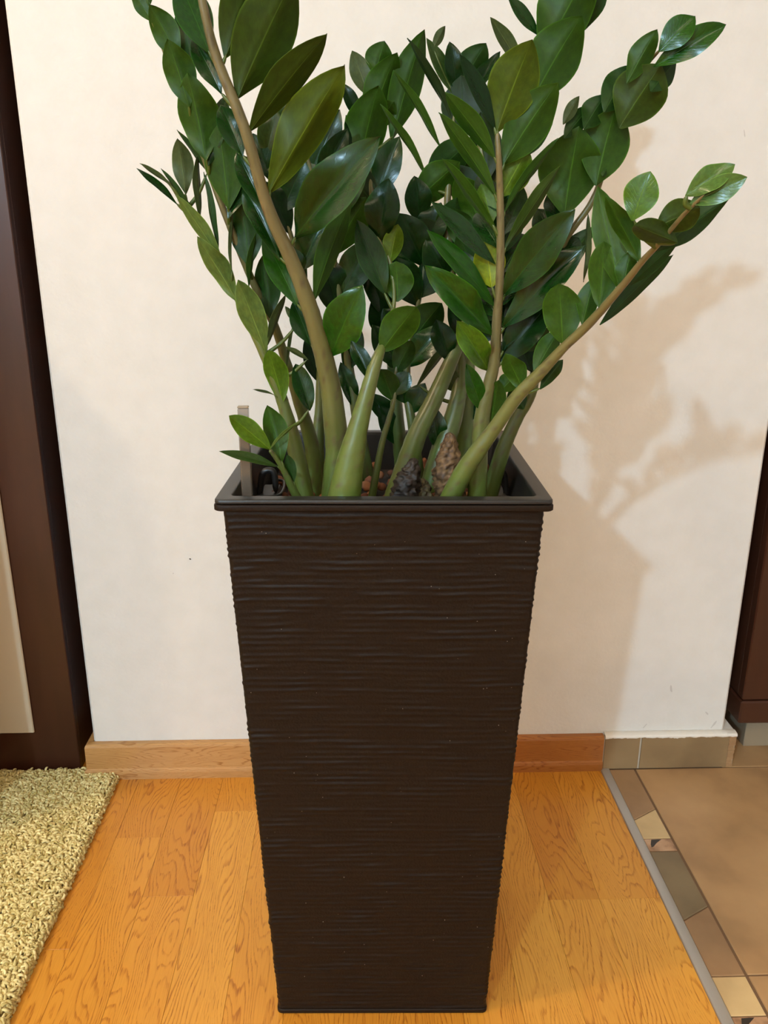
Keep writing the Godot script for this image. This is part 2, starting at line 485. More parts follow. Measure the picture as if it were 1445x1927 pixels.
func build_floor() -> void:
	var f := structure("floor", box_mesh(Vector3(-3.2, -0.2, -0.82), Vector3(2.8, -0.012, 5.6), 0.002), M.oak_joint)
	# oak strips running towards the wall, each strip cut into boards
	var w := 0.0672
	var cuts := {0: [0.292], 1: [0.292], -1: [0.122, 0.62], -7: [0.099, 0.52], -8: [0.27, 0.72], -9: [0.154, 0.60]}
	for k in range(-16, 2):
		var x0 := 0.249 + w * k
		var x1 := minf(x0 + w, 0.3985)
		if k == 1: x1 = 0.3985
		var zs := [-0.004]
		if cuts.has(k): zs.append_array(cuts[k])
		else:
			zs.append(rng.randf_range(0.1, 0.42))
		while zs[-1] < 1.5: zs.append(zs[-1] + rng.randf_range(0.36, 0.56))
		for j in zs.size() - 1:
			var g := 0.00013
			var mt: int = rng.randi() % 6
			if k == -9 and j == 0: mt = 5
			if k == -7 and j == 0: mt = 2
			obj("oak_board", box_mesh(Vector3(x0 + g, -0.012, zs[j] + g), Vector3(x1 - g, 0.0, zs[j + 1] - g), 0.00022, 3.7, 1.25), M.oak[mt], f)
	# the rest of the wooden floor, out of view
	var rest := md()
	cbox(rest, Vector3(-3.0, -0.012, -0.62), Vector3(-0.828, 0.0, 5.4), 0.0005, 3.7, 1.25)
	cbox(rest, Vector3(-0.826, -0.012, 2.07), Vector3(0.3985, 0.0, 5.4), 0.0005, 3.7, 1.25)
	cbox(rest, Vector3(-0.826, -0.012, -0.62), Vector3(-0.43, 0.0, -0.006), 0.0005, 3.7, 1.25)
	obj("wooden_floor", commit(rest), M.oak[1], f)
	# tiled part: bedding, border pieces, large tiles
	obj("grout_bed", box_mesh(Vector3(0.4, -0.012, -0.62), Vector3(2.6, -0.0012, 5.4), 0.0005), M.grout, f)
	var a := 0.4138
	var b := 0.4545
	var g2 := 0.0009
	var pieces := [["tile_rose", 0.0108, 0.0108, 0.137, 0.113], ["tile_cream", 0.137, 0.113, 0.1785, 0.1785], ["marble", 0.1785, 0.1785, 0.2045, 0.2045], ["tile_grey", 0.2045, 0.2045, 0.331, 0.309], ["tile_rose", 0.331, 0.309, 0.416, 0.416],
		["tile_cream", 0.416, 0.416, 0.469, 0.469], ["marble", 0.469, 0.469, 0.496, 0.496], ["tile_grey", 0.496, 0.496, 0.60, 0.625], ["tile_rose", 0.60, 0.625, 0.75, 0.73], ["tile_cream", 0.75, 0.73, 0.80, 0.80], ["tile_rose", 0.80, 0.80, 0.98, 0.96], ["tile_grey", 0.98, 0.96, 1.2, 1.2]]
	for p in pieces:
		var d := md()
		slab(d, [Vector2(a, p[1] + g2), Vector2(b, p[2] + g2), Vector2(b, p[4] - g2), Vector2(a, p[3] - g2)], -0.012, 0.0, 0.0006)
		var o := obj("border_tile", commit(d), M[p[0]], f)
		if p[0] == "marble":
			var c := md()
			var z0: float = p[1]
			var q := [Vector2(0.4245, z0 + 0.0025), Vector2(0.4345, z0 + 0.002), Vector2(0.4395, z0 + 0.0022), Vector2(0.430, z0 + 0.0095), Vector2(0.4235, z0 + 0.0165), Vector2(0.4195, z0 + 0.0185), Vector2(0.4205, z0 + 0.012)]
			slab(c, q, -0.001, 0.0003, 0.0002)
			obj("dark_vein", commit(c), M.marble_chip, o)
	var zt := [0.0105, 0.4155, 0.8175, 1.2195]
	for r in 3:
		for c in 3:
			var x0 := 0.4572 + 0.402 * c
			obj("floor_tile", box_mesh(Vector3(x0 + 0.0012, -0.012, zt[r] + 0.0012), Vector3(x0 + 0.4008, 0.0, zt[r + 1] - 0.0012), 0.0007), M.tile, f)
	for c in 3:
		var x0 := 0.4572 + 0.402 * c
		var lo := 0.6045 if c == 0 else x0 + 0.0012
		obj("floor_tile", box_mesh(Vector3(lo, -0.012, -0.388), Vector3(x0 + 0.4008, 0.0, 0.0093), 0.0007), M.tile, f)
	obj("tiled_floor", box_mesh(Vector3(0.4138, -0.012, 1.2205), Vector3(2.6, 0.0, 5.4), 0.0007), M.tile, f)
	# aluminium joint strip, slightly domed
	var s := md()
	var pts := PackedVector3Array()
	var prof := [Vector2(0.3988, -0.004), Vector2(0.3988, 0.0016), Vector2(0.4000, 0.0026), Vector2(0.4060, 0.0030), Vector2(0.4120, 0.0026), Vector2(0.4132, 0.0014), Vector2(0.4132, -0.004)]
	for z in [0.0118, 1.0, 2.5]:
		for q: Vector2 in prof: pts.append(Vector3(q.x, q.y, z))
	grid(s, pts, prof.size(), 3, PackedVector2Array(), PackedColorArray(), true)
	var st := obj("threshold_strip", commit(s), M.aluminium)
	tag(st, "silver aluminium strip between wooden boards and floor tiles", "floor strip")

# extrude a profile (outward, up) along a path in plan; outward is to the right of travel seen from above
func moulding(path: Array, prof: Array, us: float, vs: float) -> ArrayMesh:
	var d := md()
	for k in path.size() - 1:
		var ends := []
		for e in 2:
			var p: Vector2 = path[k + e]
			var dir: Vector2 = (path[k + 1] - path[k]).normalized()
			var n := Vector2(-dir.y, dir.x)
			var nb := n
			if (e == 0 and k > 0) or (e == 1 and k + 2 < path.size()):
				var od: Vector2 = (path[k] - path[k - 1]).normalized() if e == 0 else (path[k + 2] - path[k + 1]).normalized()
				var on := Vector2(-od.y, od.x)
				nb = (n + on) / (1.0 + n.dot(on))
			var row := []
			for q: Vector2 in prof: row.append(Vector3(p.x + nb.x * q.x, q.y, p.y + nb.y * q.x))
			ends.append(row)
		var mid := Vector3.ZERO
		for q in ends[0]: mid += q
		for q in ends[1]: mid += q
		mid /= prof.size() * 2.0
		for j in prof.size():
			var j2 := (j + 1) % prof.size()
			poly(d, [ends[0][j], ends[1][j], ends[1][j2], ends[0][j2]], mid, us, vs, true)
		if k == 0: poly(d, ends[0], mid, us, vs, true)
		if k + 2 == path.size(): poly(d, ends[1], mid, us, vs, true)
	return commit(d)

func build_skirting() -> void:
	var prof := [Vector2(0.0003, 0.0), Vector2(0.0150, 0.0), Vector2(0.0152, 0.012), Vector2(0.0142, 0.0165), Vector2(0.0120, 0.0185), Vector2(0.0116, 0.057), Vector2(0.0106, 0.0605), Vector2(0.0085, 0.0622), Vector2(0.0003, 0.0626)]
	# oak skirting: a length round the left end of the wall, a redder length on the right of the planter
	var o := structure("baseboard_left", moulding([Vector2(WL, -0.5), Vector2(WL, 0.0), Vector2(0.02, 0.0)], prof, 7.0, 1.6), M.oak_trim)
	tag(o, "pale oak skirting board left of the planter")
	o = structure("baseboard_right", moulding([Vector2(0.021, 0.0), Vector2(0.4005, 0.0)], prof, 7.0, 1.6), M.oak_trim_red)
	tag(o, "reddish oak skirting board right of the planter")
	var t := structure("baseboard_tiled", box_mesh(Vector3(0.4012, 0.0, 0.0002), Vector3(0.6200, 0.0612, 0.0098), 0.0005), M.grout_pale)
	tag(t, "brown tile skirting at the right end of the wall")
	obj("skirting_tile", box_mesh(Vector3(0.4022, 0.0012, 0.003), Vector3(0.4602, 0.0622, 0.0118), 0.0008), M.tile_skirt, t)
	obj("skirting_tile", box_mesh(Vector3(0.4630, 0.0012, 0.003), Vector3(0.6085, 0.0622, 0.0118), 0.0008), M.tile_skirt, t)
	# broken mitre at the free corner: rough chips of bare tile
	var d := md()
	for k in 12:
		var y0 := 0.001 + 0.061 * k / 12.0
		var y1 := 0.001 + 0.061 * (k + 1) / 12.0
		var r := rng.randf_range(0.0, 0.002)
		cbox(d, Vector3(0.6087, y0, 0.001), Vector3(0.6190 + r, y1 + 0.0003, 0.0102 + rng.randf_range(0, 0.0016)), 0.0006)
	obj("broken_edge", commit(d), M.tile_rose, t)
	obj("skirting_tile", box_mesh(Vector3(0.6045, 0.0012, -0.30), Vector3(0.6195, 0.0622, 0.0008), 0.0008), M.tile_skirt, t)
	# uneven bead of filler along the top
	var pts := PackedVector3Array()
	var n := 90
	for k in n + 1:
		var x := 0.402 + 0.2185 * k / n
		var lo := 0.0606 - 0.0016 * (0.5 + fn.get_noise_2d(x * 9000.0, 3.0)) - (0.0022 if x > 0.49 and x < 0.535 else 0.0) * (0.5 + 0.5 * fn.get_noise_2d(x * 22000.0, 50.0))
		var out := 0.0126 + 0.0009 * fn.get_noise_2d(x * 12000.0, 20.0)
		for q in [Vector2(0.0112, lo - 0.0002), Vector2(out, lo), Vector2(out, 0.0628), Vector2(out - 0.002, 0.0645 + 0.0006 * fn.get_noise_2d(x * 8000.0, 7.0)), Vector2(0.0005, 0.0660 + 0.0008 * fn.get_noise_2d(x * 6000.0, 9.0)), Vector2(0.0005, 0.0615)]:
			pts.append(Vector3(x, q.y, q.x))
	d = md()
	grid(d, pts, 6, n + 1, PackedVector2Array(), PackedColorArray(), true)
	obj("filler_bead", commit(d), M.caulk, t)
	obj("filler_bead", box_mesh(Vector3(0.6032, 0.0615, -0.30), Vector3(0.6205, 0.0650, 0.0126), 0.0012), M.caulk, t)

# ---------------------------------------------------------------- furniture
func build_furniture() -> void:
	# left: tall cabinet, dark brown frame round a cream door panel
	var t := thing("tall_cabinet", "tall dark brown cabinet with a cream door panel beside the rug", "cabinet", Vector3(-0.597, 0.0, -0.3))
	obj("body", box_mesh(Vector3(-0.138, 0.0, -0.3), Vector3(0.138, 2.2, 0.276), 0.0012), M.brown, t)
	obj("frame", box_mesh(Vector3(-0.1385, 0.0, 0.2762), Vector3(0.1385, 2.2, 0.288), 0.0012), M.brown, t)
	obj("door_panel", box_mesh(Vector3(-0.095, 0.074, 0.2882), Vector3(0.073, 2.1, 0.2925), 0.0015), M.cream_panel, t)
	# a shallow shoe cabinet in front of it, just outside the picture
	var c := thing("shoe_cabinet", "shallow brown shoe cabinet in front of the tall cabinet", "cabinet", Vector3(-0.91, 0.0, 0.1))
	obj("body", box_mesh(Vector3(-0.31, 0.0135, -0.105), Vector3(0.31, 0.9, 0.092), 0.002), M.brown, c)
	for k in 2:
		obj("door", box_mesh(Vector3(-0.30 + 0.303 * k, 0.05, 0.0922), Vector3(-0.003 + 0.303 * k, 0.87, 0.109), 0.002), M.cream_panel, c)
	# right: brown cabinet on a pale plinth
	var r := thing("low_cabinet", "brown cabinet with a cream door on a pale plinth at the right edge", "cabinet", Vector3(0.93, 0.0, -0.31))
	obj("body", box_mesh(Vector3(-0.302, 0.1185, -0.29), Vector3(0.302, 1.9, 0.29), 0.0015), M.brown, r)
	var dr := obj("door", box_mesh(Vector3(-0.303, 0.1190, 0.2905), Vector3(0.303, 1.9, 0.309), 0.0018), M.brown, r)
	obj("door_panel", box_mesh(Vector3(-0.261, 0.123, 0.3092), Vector3(0.261, 1.85, 0.3125), 0.0015), M.cream_panel, dr)
	obj("bottom_rail", box_mesh(Vector3(-0.3055, 0.0765, -0.29), Vector3(0.3055, 0.1176, 0.312), 0.0025), M.brown, r)
	obj("plinth", box_mesh(Vector3(-0.264, 0.0, -0.25), Vector3(0.264, 0.0763, 0.262), 0.001), M.plinth, r)

# ---------------------------------------------------------------- rug
func build_rug() -> void:
	var t := thing("rug", "pale yellow green shaggy wool rug on the oak floor", "rug", Vector3(-0.8, 0.0, 0.6))
	var x1 := 0.405
	var x0 := -0.35
	var z0 := -0.600
	var z1 := 0.5
	obj("backing", box_mesh(Vector3(x0, 0.0005, z0 + 0.004), Vector3(x1, 0.0075, z1), 0.003), M.rug_back, t)
	# one curled tuft of yarn, repeated all over the top and the edges
	var d := md()
	tube(d, [Vector3(0, -0.001, 0), Vector3(0.0003, 0.0022, 0.0002), Vector3(0.0022, 0.0042, 0.0004), Vector3(0.0046, 0.0042, -0.0003), Vector3(0.0064, 0.0024, -0.0006)], [0.0010, 0.0013, 0.0014, 0.0013, 0.0007], 5, 8)
	var mm := MultiMesh.new()
	mm.transform_format = MultiMesh.TRANSFORM_3D
	mm.use_colors = true
	mm.mesh = commit(d)
	var spots := []
	var step := 0.0030
	var nx := int((x1 - x0) / step)
	var nz := int((z1 - z0) / step)
	for i in nx:
		for j in nz:
			var p := Vector3(x0 + (i + rng.randf_range(-0.2, 1.2)) * step, 0.0068 + rng.randf_range(-0.001, 0.001), z0 + 0.002 + (j + rng.randf_range(-0.2, 1.2)) * step)
			spots.append([p, 0])
	for j in nz:
		for k in 5: spots.append([Vector3(x1 - 0.0006, 0.0012 + 0.0013 * k, z0 + (j + rng.randf()) * step), 1])
	for i in nx:
		for k in 5: spots.append([Vector3(x0 + (i + rng.randf()) * step, 0.0012 + 0.0013 * k, z0 + 0.005), 2])
	mm.instance_count = spots.size()
	var blot := noise(14.0, 3, 61)
	for k in spots.size():
		var p: Vector3 = spots[k][0]
		var b := Basis(Vector3.UP, rng.randf() * TAU)
		b = Basis(Vector3(rng.randf_range(-1, 1), 0, rng.randf_range(-1, 1)).normalized(), rng.randf_range(0.0, 0.55)) * b
		if spots[k][1] == 1: b = Basis(Vector3(0, 0, 1), -1.2) * b
		if spots[k][1] == 2: b = Basis(Vector3(1, 0, 0), -1.1) * b
		var s := rng.randf_range(0.85, 1.4)
		mm.set_instance_transform(k, Transform3D(b.scaled(Vector3.ONE * s), p))
		var v := clampf(rng.randfn(0.5, 0.26) + 0.25 * blot.get_noise_2d(p.x, p.z), 0.0, 1.0)
		var c := Color(0.47, 0.37, 0.12).lerp(Color(0.92, 0.80, 0.42), v)
		mm.set_instance_color(k, c)
	var pile := MultiMeshInstance3D.new()
	pile.name = "pile"
	pile.multimesh = mm
	pile.material_override = M.yarn
	pile.set_meta("kind", "stuff")
	t.add_child(pile)

# ---------------------------------------------------------------- planter
const PC := Vector3(0.0270, 0.0, 0.3355)
const PTURN := -0.0282
const RIM := 0.295
const FOOT := 0.235
const PH := 0.6108

func ridge(u: float, y: float, side: float) -> float:
	# wandering horizontal ripples that split and die out
	var yy := y + 0.0030 * fn.get_noise_3d(u * 420.0, y * 700.0, side) + 0.0011 * fn.get_noise_3d(u * 1500.0, y * 3000.0, side + 90.0)
	var a := yy / 0.0063
	var s := pow(0.5 + 0.5 * sin(TAU * a), 2.4)
	var amp := clampf(0.45 + 1.5 * fn.get_noise_3d(u * 1300.0, y * 7000.0, side + 200.0), 0.05, 1.2)
	var f := fn.get_noise_3d(u * 500.0, y * 22000.0, side + 300.0)
	return 0.00120 * s * amp + 0.00035 * f

func ring_points(half: float, rad: float, n: int, arc: int) -> Array:
	# rounded square from the middle of the front, anticlockwise seen from above; [pos, normal, coord, side]
	var out := []
	for side in 4:
		var rot := PI / 2.0 * side
		var l := half - rad
		for k in n:
			var u := lerpf(-l, l, float(k) / (n - 1))
			out.append([Vector2(u, half).rotated(-rot), Vector2(0, 1).rotated(-rot), u, float(side) * 400.0])
		for k in range(1, arc):
			var a := PI / 2.0 * k / arc
			var nn := Vector2(sin(a), cos(a))
			out.append([(Vector2(l, l) + nn * rad).rotated(-rot), nn.rotated(-rot), l, float(side) * 400.0])
	out.append(out[0])
	return out

func build_planter() -> void:
	var t := thing("planter", "tall tapered dark brown planter with rippled sides on the oak floor", "planter", PC)
	t.rotation.y = PTURN
	# rippled body
	var rows := 430
	var y0 := 0.0065
	var y1 := PH - 0.0100
	var n := 64
	var pts := PackedVector3Array()
	var cols := 0
	for r in rows:
		var f := float(r) / (rows - 1)
		var y := lerpf(y0, y1, f)
		var half := lerpf(FOOT * 0.5 - 0.0005, RIM * 0.5 - 0.0062, f)
		var rp := ring_points(half, 0.005, n, 4)
		cols = rp.size()
		for q in rp:
			var s := ridge(q[2], y, q[3])
			var p: Vector2 = q[0] + q[1] * (s - 0.0006)
			pts.append(Vector3(p.x, y, p.y))
	var d := md()
	grid(d, pts, cols, rows)
	obj("body", commit(d), M.planter, t)
	# collar under the liner, and the foot
	obj("collar", tray(RIM * 0.5, RIM * 0.5 - 0.006, PH - 0.0103, PH - 0.0047, 0.006, 0.0008), M.planter, t)
	obj("foot", tray(FOOT * 0.5 + 0.0006, FOOT * 0.5 - 0.01, 0.0, 0.0062, 0.006, 0.0012), M.planter, t)
	# a few specks of dust
	for k in 70:
		var f := rng.randf_range(0.06, 0.97)
		var half := lerpf(FOOT * 0.5, RIM * 0.5 - 0.0062, f)
		var u := rng.randf_range(-0.95, 0.95) * half
		var y := lerpf(y0, y1, f)
		var s := SphereMesh.new()
		s.radius = rng.randf_range(0.00018, 0.00045)
		s.height = s.radius * 2.0
		s.radial_segments = 6
		s.rings = 3
		var o := obj("dust_speck", s, M.dust, t)
		o.position = Vector3(u, y, half + ridge(u, y, 0.0) - 0.0006)
	# black inner liner with a flat rim, lift handles and an inner well
	var li := thing("planter_liner", "black plastic liner with a flat rim set into the planter", "pot liner", PC)
	li.rotation.y = PTURN
	var ld := md()
	var prof := [[RIM * 0.5 - 0.0125, PH - 0.0045], [RIM * 0.5 - 0.0045, PH - 0.0040], [RIM * 0.5 - 0.0012, PH - 0.0039], [RIM * 0.5 - 0.0006, PH - 0.0032], [RIM * 0.5 - 0.0008, PH - 0.0008], [RIM * 0.5 - 0.0018, PH], [RIM * 0.5 - 0.0125, PH], [RIM * 0.5 - 0.0138, PH - 0.001], [RIM * 0.5 - 0.0145, PH - 0.004], [RIM * 0.5 - 0.0200, PH - 0.05], [RIM * 0.5 - 0.024, PH - 0.09]]
	ld = ringed(prof, 0.006, 10)
	obj("shell", commit(ld), M.liner, li)
	for s in [-1, 1]:
		# pocket and strap handle on the left and right walls
		var pk := md()
		var cx: float = s * (RIM * 0.5 - 0.030)
		var rim2 := [Vector3(cx - s * 0.002, PH - 0.030, -0.030), Vector3(cx - s * 0.012, PH - 0.030, -0.018), Vector3(cx - s * 0.012, PH - 0.030, 0.030), Vector3(cx + s * 0.012, PH - 0.030, 0.036)]
		var rr := [0.0016, 0.0016, 0.0016, 0.0016]
		tube(pk, rim2, rr, 8, 24)
		obj("pocket_edge", commit(pk), M.liner, li)
		var hd := md()
		tube(hd, [Vector3(cx + s * 0.010, PH - 0.034, 0.012), Vector3(cx + s * 0.006, PH - 0.013, 0.012), Vector3(cx - s * 0.001, PH - 0.009, 0.012), Vector3(cx - s * 0.006, PH - 0.013, 0.012), Vector3(cx - s * 0.007, PH - 0.034, 0.012)], [0.0034, 0.0034, 0.0034, 0.0034, 0.0034], 8, 24)
		obj("handle", commit(hd), M.liner, li)
		obj("pocket", box_mesh(Vector3(cx - 0.010, PH - 0.06, -0.02), Vector3(cx + 0.010, PH - 0.0325, 0.032), 0.002), M.liner, li)
	# water gauge strip
	var gz := thing("water_gauge", "slim clear plastic water gauge standing inside the planter's left rim", "gauge", Vector3(-0.1005, 0.56, 0.435))
	obj("tube", box_mesh(Vector3(-0.0048, 0.0, -0.003), Vector3(0.0048, 0.1225, 0.003), 0.0008), M.indicator, gz)
	obj("scale", box_mesh(Vector3(-0.0042, 0.0, -0.0012), Vector3(0.0040, 0.104, 0.0012), 0.0004), M.liner, gz)
	obj("cap", box_mesh(Vector3(-0.0049, 0.1226, -0.0031), Vector3(0.0049, 0.1245, 0.0031), 0.0006), M.indicator_core, gz)
	# clay granules
	var g := thing("clay_granules", "brown expanded clay granules filling the planter round the stems", "granules", PC + Vector3(0, 0.54, 0))
	g.rotation.y = PTURN
	obj("bed", box_mesh(Vector3(-0.125, -0.01, -0.125), Vector3(0.125, 0.028, 0.125), 0.003), M.soil, g)
	var shapes := []
	for v in 5:
		var b := md()
		var pp := PackedVector3Array()
		for r in 7:
			for c in 10:
				var la := PI * r / 6.0
				var lo := TAU * (c % 9) / 9.0
				var q := Vector3(sin(la) * cos(lo), cos(la), sin(la) * sin(lo))
				q *= 1.0 + 0.28 * fn.get_noise_3d(q.x * 90.0 + 500.0 * v, q.y * 90.0, q.z * 90.0)
				pp.append(q * Vector3(1.0, 0.72, 0.85))
		grid(b, pp, 10, 7)
		shapes.append(commit(b))
	for k in 260:
		var o := obj("clay_pebble", shapes[rng.randi() % 5], M.clay[rng.randi() % 3], g)
		var p := Vector3(rng.randf_range(-0.118, 0.118), 0.0, rng.randf_range(-0.118, 0.118))
		p.y = 0.029 + rng.randf_range(0.0, 0.008) + 0.006 * fn.get_noise_2d(p.x * 1500.0, p.z * 1500.0)
		var s := rng.randf_range(0.0042, 0.0078)
		o.transform = Transform3D(Basis.from_euler(Vector3(rng.randf() * TAU, rng.randf() * TAU, rng.randf() * TAU)).scaled(Vector3.ONE * s), p)

# square ring with rounded corners built from a profile of [half width, height]
func ringed(prof: Array, rad: float, n: int) -> Dictionary:
	var d := md()
	var pts := PackedVector3Array()
	var cols := 0
	var pr := prof.duplicate()
	for k in pr.size():
		var rp := ring_points(pr[k][0], rad, n, 5)
		cols = rp.size()
		for q in rp: pts.append(Vector3(q[0].x, pr[k][1], q[0].y))
	grid(d, pts, cols, pr.size())
	return d

func tray(outer: float, inner: float, y0: float, y1: float, rad: float, ch: float) -> ArrayMesh:
	return commit(ringed([[inner, y0], [outer - ch, y0], [outer, y0 + ch], [outer, y1 - ch], [outer - ch, y1], [inner, y1], [inner, y0]], rad, 10))

# ---------------------------------------------------------------- plant
func leaf_mesh(rounded: bool, fold: float, curl: float, twist: float, wave: float, sd: int) -> ArrayMesh:
	# unit blade along +y, width 1 across x, upper face +z; two faces and a thin edge
	var nl := 14
	var nw := 9
	var faces := []
	for face in 2:
		var pts := PackedVector3Array()
		var uv := PackedVector2Array()
		for j in nl + 1:
			var t := float(j) / nl
			var wd: float
			if rounded: wd = pow(sin(PI * pow(t, 1.12)), 0.62) if t < 1.0 else 0.0
			elif t < 0.54: wd = pow(sin(PI * 0.5 * t / 0.54), 0.88)
			else: wd = pow(cos(PI * 0.5 * (t - 0.54) / 0.46), 0.80)
			wd = maxf(wd, 0.012) if t < 0.999 else 0.004
			if t < 0.06: wd = maxf(wd * 0.8, 0.05)
			for i in nw:
				var s := float(i) / (nw - 1) * 2.0 - 1.0
				var x := s * 0.5 * wd
				var z := fold * absf(x) * (1.0 - 0.35 * absf(s)) - curl * (t * t - t) + wave * 0.03 * sin(t * 9.0 + sd) * absf(s) + wave * 0.012 * sin(t * 17.0 + 2.0 * sd) * s
				z += twist * x * (t - 0.4)
				var th := 0.0055 * (1.0 - 0.75 * absf(s)) + 0.006 * exp(-s * s * 60.0) * (1.0 - t) * float(face)
				pts.append(Vector3(x, t, z + (th if face == 0 else -th)))
				uv.append(Vector2((s + 1.0) * 0.5, t))
		faces.append([pts, uv])
	var up := md()
	grid(up, faces[0][0], nw, nl + 1, faces[0][1], PackedColorArray(), true)
	var am := commit(up)
	var lo := md()
	grid(lo, faces[1][0], nw, nl + 1, faces[1][1])
	for side in [0, nw - 1]:
		var ed := PackedVector3Array()
		var eu := PackedVector2Array()
		for j in nl + 1:
			ed.append(faces[0][0][j * nw + side])
			ed.append(faces[1][0][j * nw + side])
			eu.append(Vector2(0.5, 0.1))
			eu.append(Vector2(0.5, 0.1))
		grid(lo, ed, 2, nl + 1, eu, PackedColorArray(), side == 0)
	return commit(lo, am)

func build_plant() -> void:
	var t := thing("potted_plant", "glossy green plant with thick stems growing in the dark planter", "plant", PC + Vector3(0, 0.56, 0))
	var blades := [[], [], []]
	for v in 5:
		blades[0].append(leaf_mesh(false, 0.12 + 0.035 * v, 0.10 + 0.05 * (v % 3), 0.12 * (v - 2), 0.5 + 0.2 * v, v))
		blades[2].append(leaf_mesh(false, 0.07, 0.03 + 0.025 * v, 0.0, 0.25, v + 20))
		blades[1].append(leaf_mesh(true, 0.16 + 0.04 * v, 0.07 + 0.05 * (v % 3), 0.12 * (v - 2), 0.8, v + 9))
	var holders := {}
	var spine := {}
	for key in STEMS:
		var P := []
		var Rr := []
		var rows: Array = STEMS[key]
		for r in rows:
			P.append(Vector3(r[0], r[1], r[2]) - t.position)
			Rr.append(float(r[3]))
		var top: float = rows[-1][1] - t.position.y
		var tan_: float = TANS.get(key, 0.35)
		var sd: float = key.unicode_at(0) * 17.0
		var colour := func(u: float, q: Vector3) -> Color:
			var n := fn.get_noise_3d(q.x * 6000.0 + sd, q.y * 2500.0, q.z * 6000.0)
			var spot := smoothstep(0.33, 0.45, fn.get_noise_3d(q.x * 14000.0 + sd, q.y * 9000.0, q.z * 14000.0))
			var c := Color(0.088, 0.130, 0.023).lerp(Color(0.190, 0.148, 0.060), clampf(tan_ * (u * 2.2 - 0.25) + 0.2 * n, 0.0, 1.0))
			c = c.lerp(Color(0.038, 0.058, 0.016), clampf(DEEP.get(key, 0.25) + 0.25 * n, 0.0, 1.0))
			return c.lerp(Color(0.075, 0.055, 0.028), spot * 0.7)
		var d := md()
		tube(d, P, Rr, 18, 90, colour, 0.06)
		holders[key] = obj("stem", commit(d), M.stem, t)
		spine[key] = []
		for u in 61: spine[key].append(catmull(P, u / 60.0))
	var k := 0
	for L in LEAVES:
		var base := Vector3(L[1], L[2], L[3]) - t.position
		var ax := Vector3(L[4], L[5], L[6])
		var len := ax.length()
		var y := ax / len
		var z := Vector3(L[7], L[8], L[9])
		z = (z - y * z.dot(y)).normalized()
		var x := y.cross(z)
		var w: float = L[10]
		var set_: Array = blades[L[12]]
		var o := MeshInstance3D.new()
		o.name = "leaf"
		o.mesh = set_[k % set_.size()]
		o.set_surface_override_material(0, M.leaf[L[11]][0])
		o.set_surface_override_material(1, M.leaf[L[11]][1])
		o.cast_shadow = GeometryInstance3D.SHADOW_CASTING_SETTING_ON
		holders[L[0]].add_child(o, true)
		o.transform = Transform3D(Basis(x * w, y * len, z * len), base - y * len * 0.01)
		# leaflets that leave the stem on a stalk
		var near := Vector3.ZERO
		var best := 1e9
		for q in spine[L[0]]:
			var dd: float = (q - (base - y * 0.012)).length()
			if dd < best:
				best = dd
				near = q
		if L[0] != "H" and Vector2(near.x - base.x, near.y - base.y).length() > 0.008:
			var sk := md()
			tube(sk, [near, near.lerp(base, 0.5) - y * 0.002, base + y * len * 0.03], [0.0022, 0.0017, 0.0013], 8, 8)
			obj("leaf_stalk", commit(sk), M.stalk, holders[L[0]])
		k += 1
	# dried sheath on an old stump, darker withered sheaths beside it
	husk(t, Vector3(0.088, 0.572, 0.425), Vector3(0.0835, 0.658, 0.425), 0.0138, Color(0.20, 0.115, 0.048), Color(0.035, 0.018, 0.008))
	husk(t, Vector3(0.040, 0.572, 0.425), Vector3(0.052, 0.634, 0.425), 0.0125, Color(0.030, 0.018, 0.010), Color(0.008, 0.005, 0.003))
	husk(t, Vector3(0.064, 0.572, 0.420), Vector3(0.060, 0.612, 0.415), 0.0105, Color(0.10, 0.085, 0.035), Color(0.03, 0.022, 0.012))

func husk(t: Node3D, a: Vector3, b: Vector3, r: float, light: Color, dark: Color) -> void:
	var d := md()
	var P := []
	for k in 6: P.append(a.lerp(b, k / 5.0) - t.position + Vector3(0.0012 * sin(k * 1.7), 0, 0.001 * cos(k * 2.1)))
	var colour := func(u: float, q: Vector3) -> Color:
		var n := 0.5 + 1.1 * fn.get_noise_3d(q.x * 42000.0, q.y * 14000.0, q.z * 42000.0)
		return dark.lerp(light, clampf(n, 0.0, 1.0))
	tube(d, P, [r * 0.7, r * 0.95, r, r * 0.92, r * 0.66, r * 0.22], 30, 60, colour, 0.5)
	obj("dry_sheath", commit(d), M.husk, t)

var TANS := {"A": 0.95, "F": 1.0, "B": 0.8, "C": 0.35, "G": 0.75, "H": 0.7, "E": 0.15, "D": 0.1, "J": 0.5, "K": 0.5}
var DEEP := {"A": 0.2, "B": 0.35, "C": 0.15, "D": 0.4, "E": -0.05, "F": 0.2, "G": 0.05, "H": 0.35, "I": -0.1, "P": 0.25, "Q": 0.2, "J": 0.5, "K": 0.5, "M": 0.5, "N": 0.5, "O": 0.3}

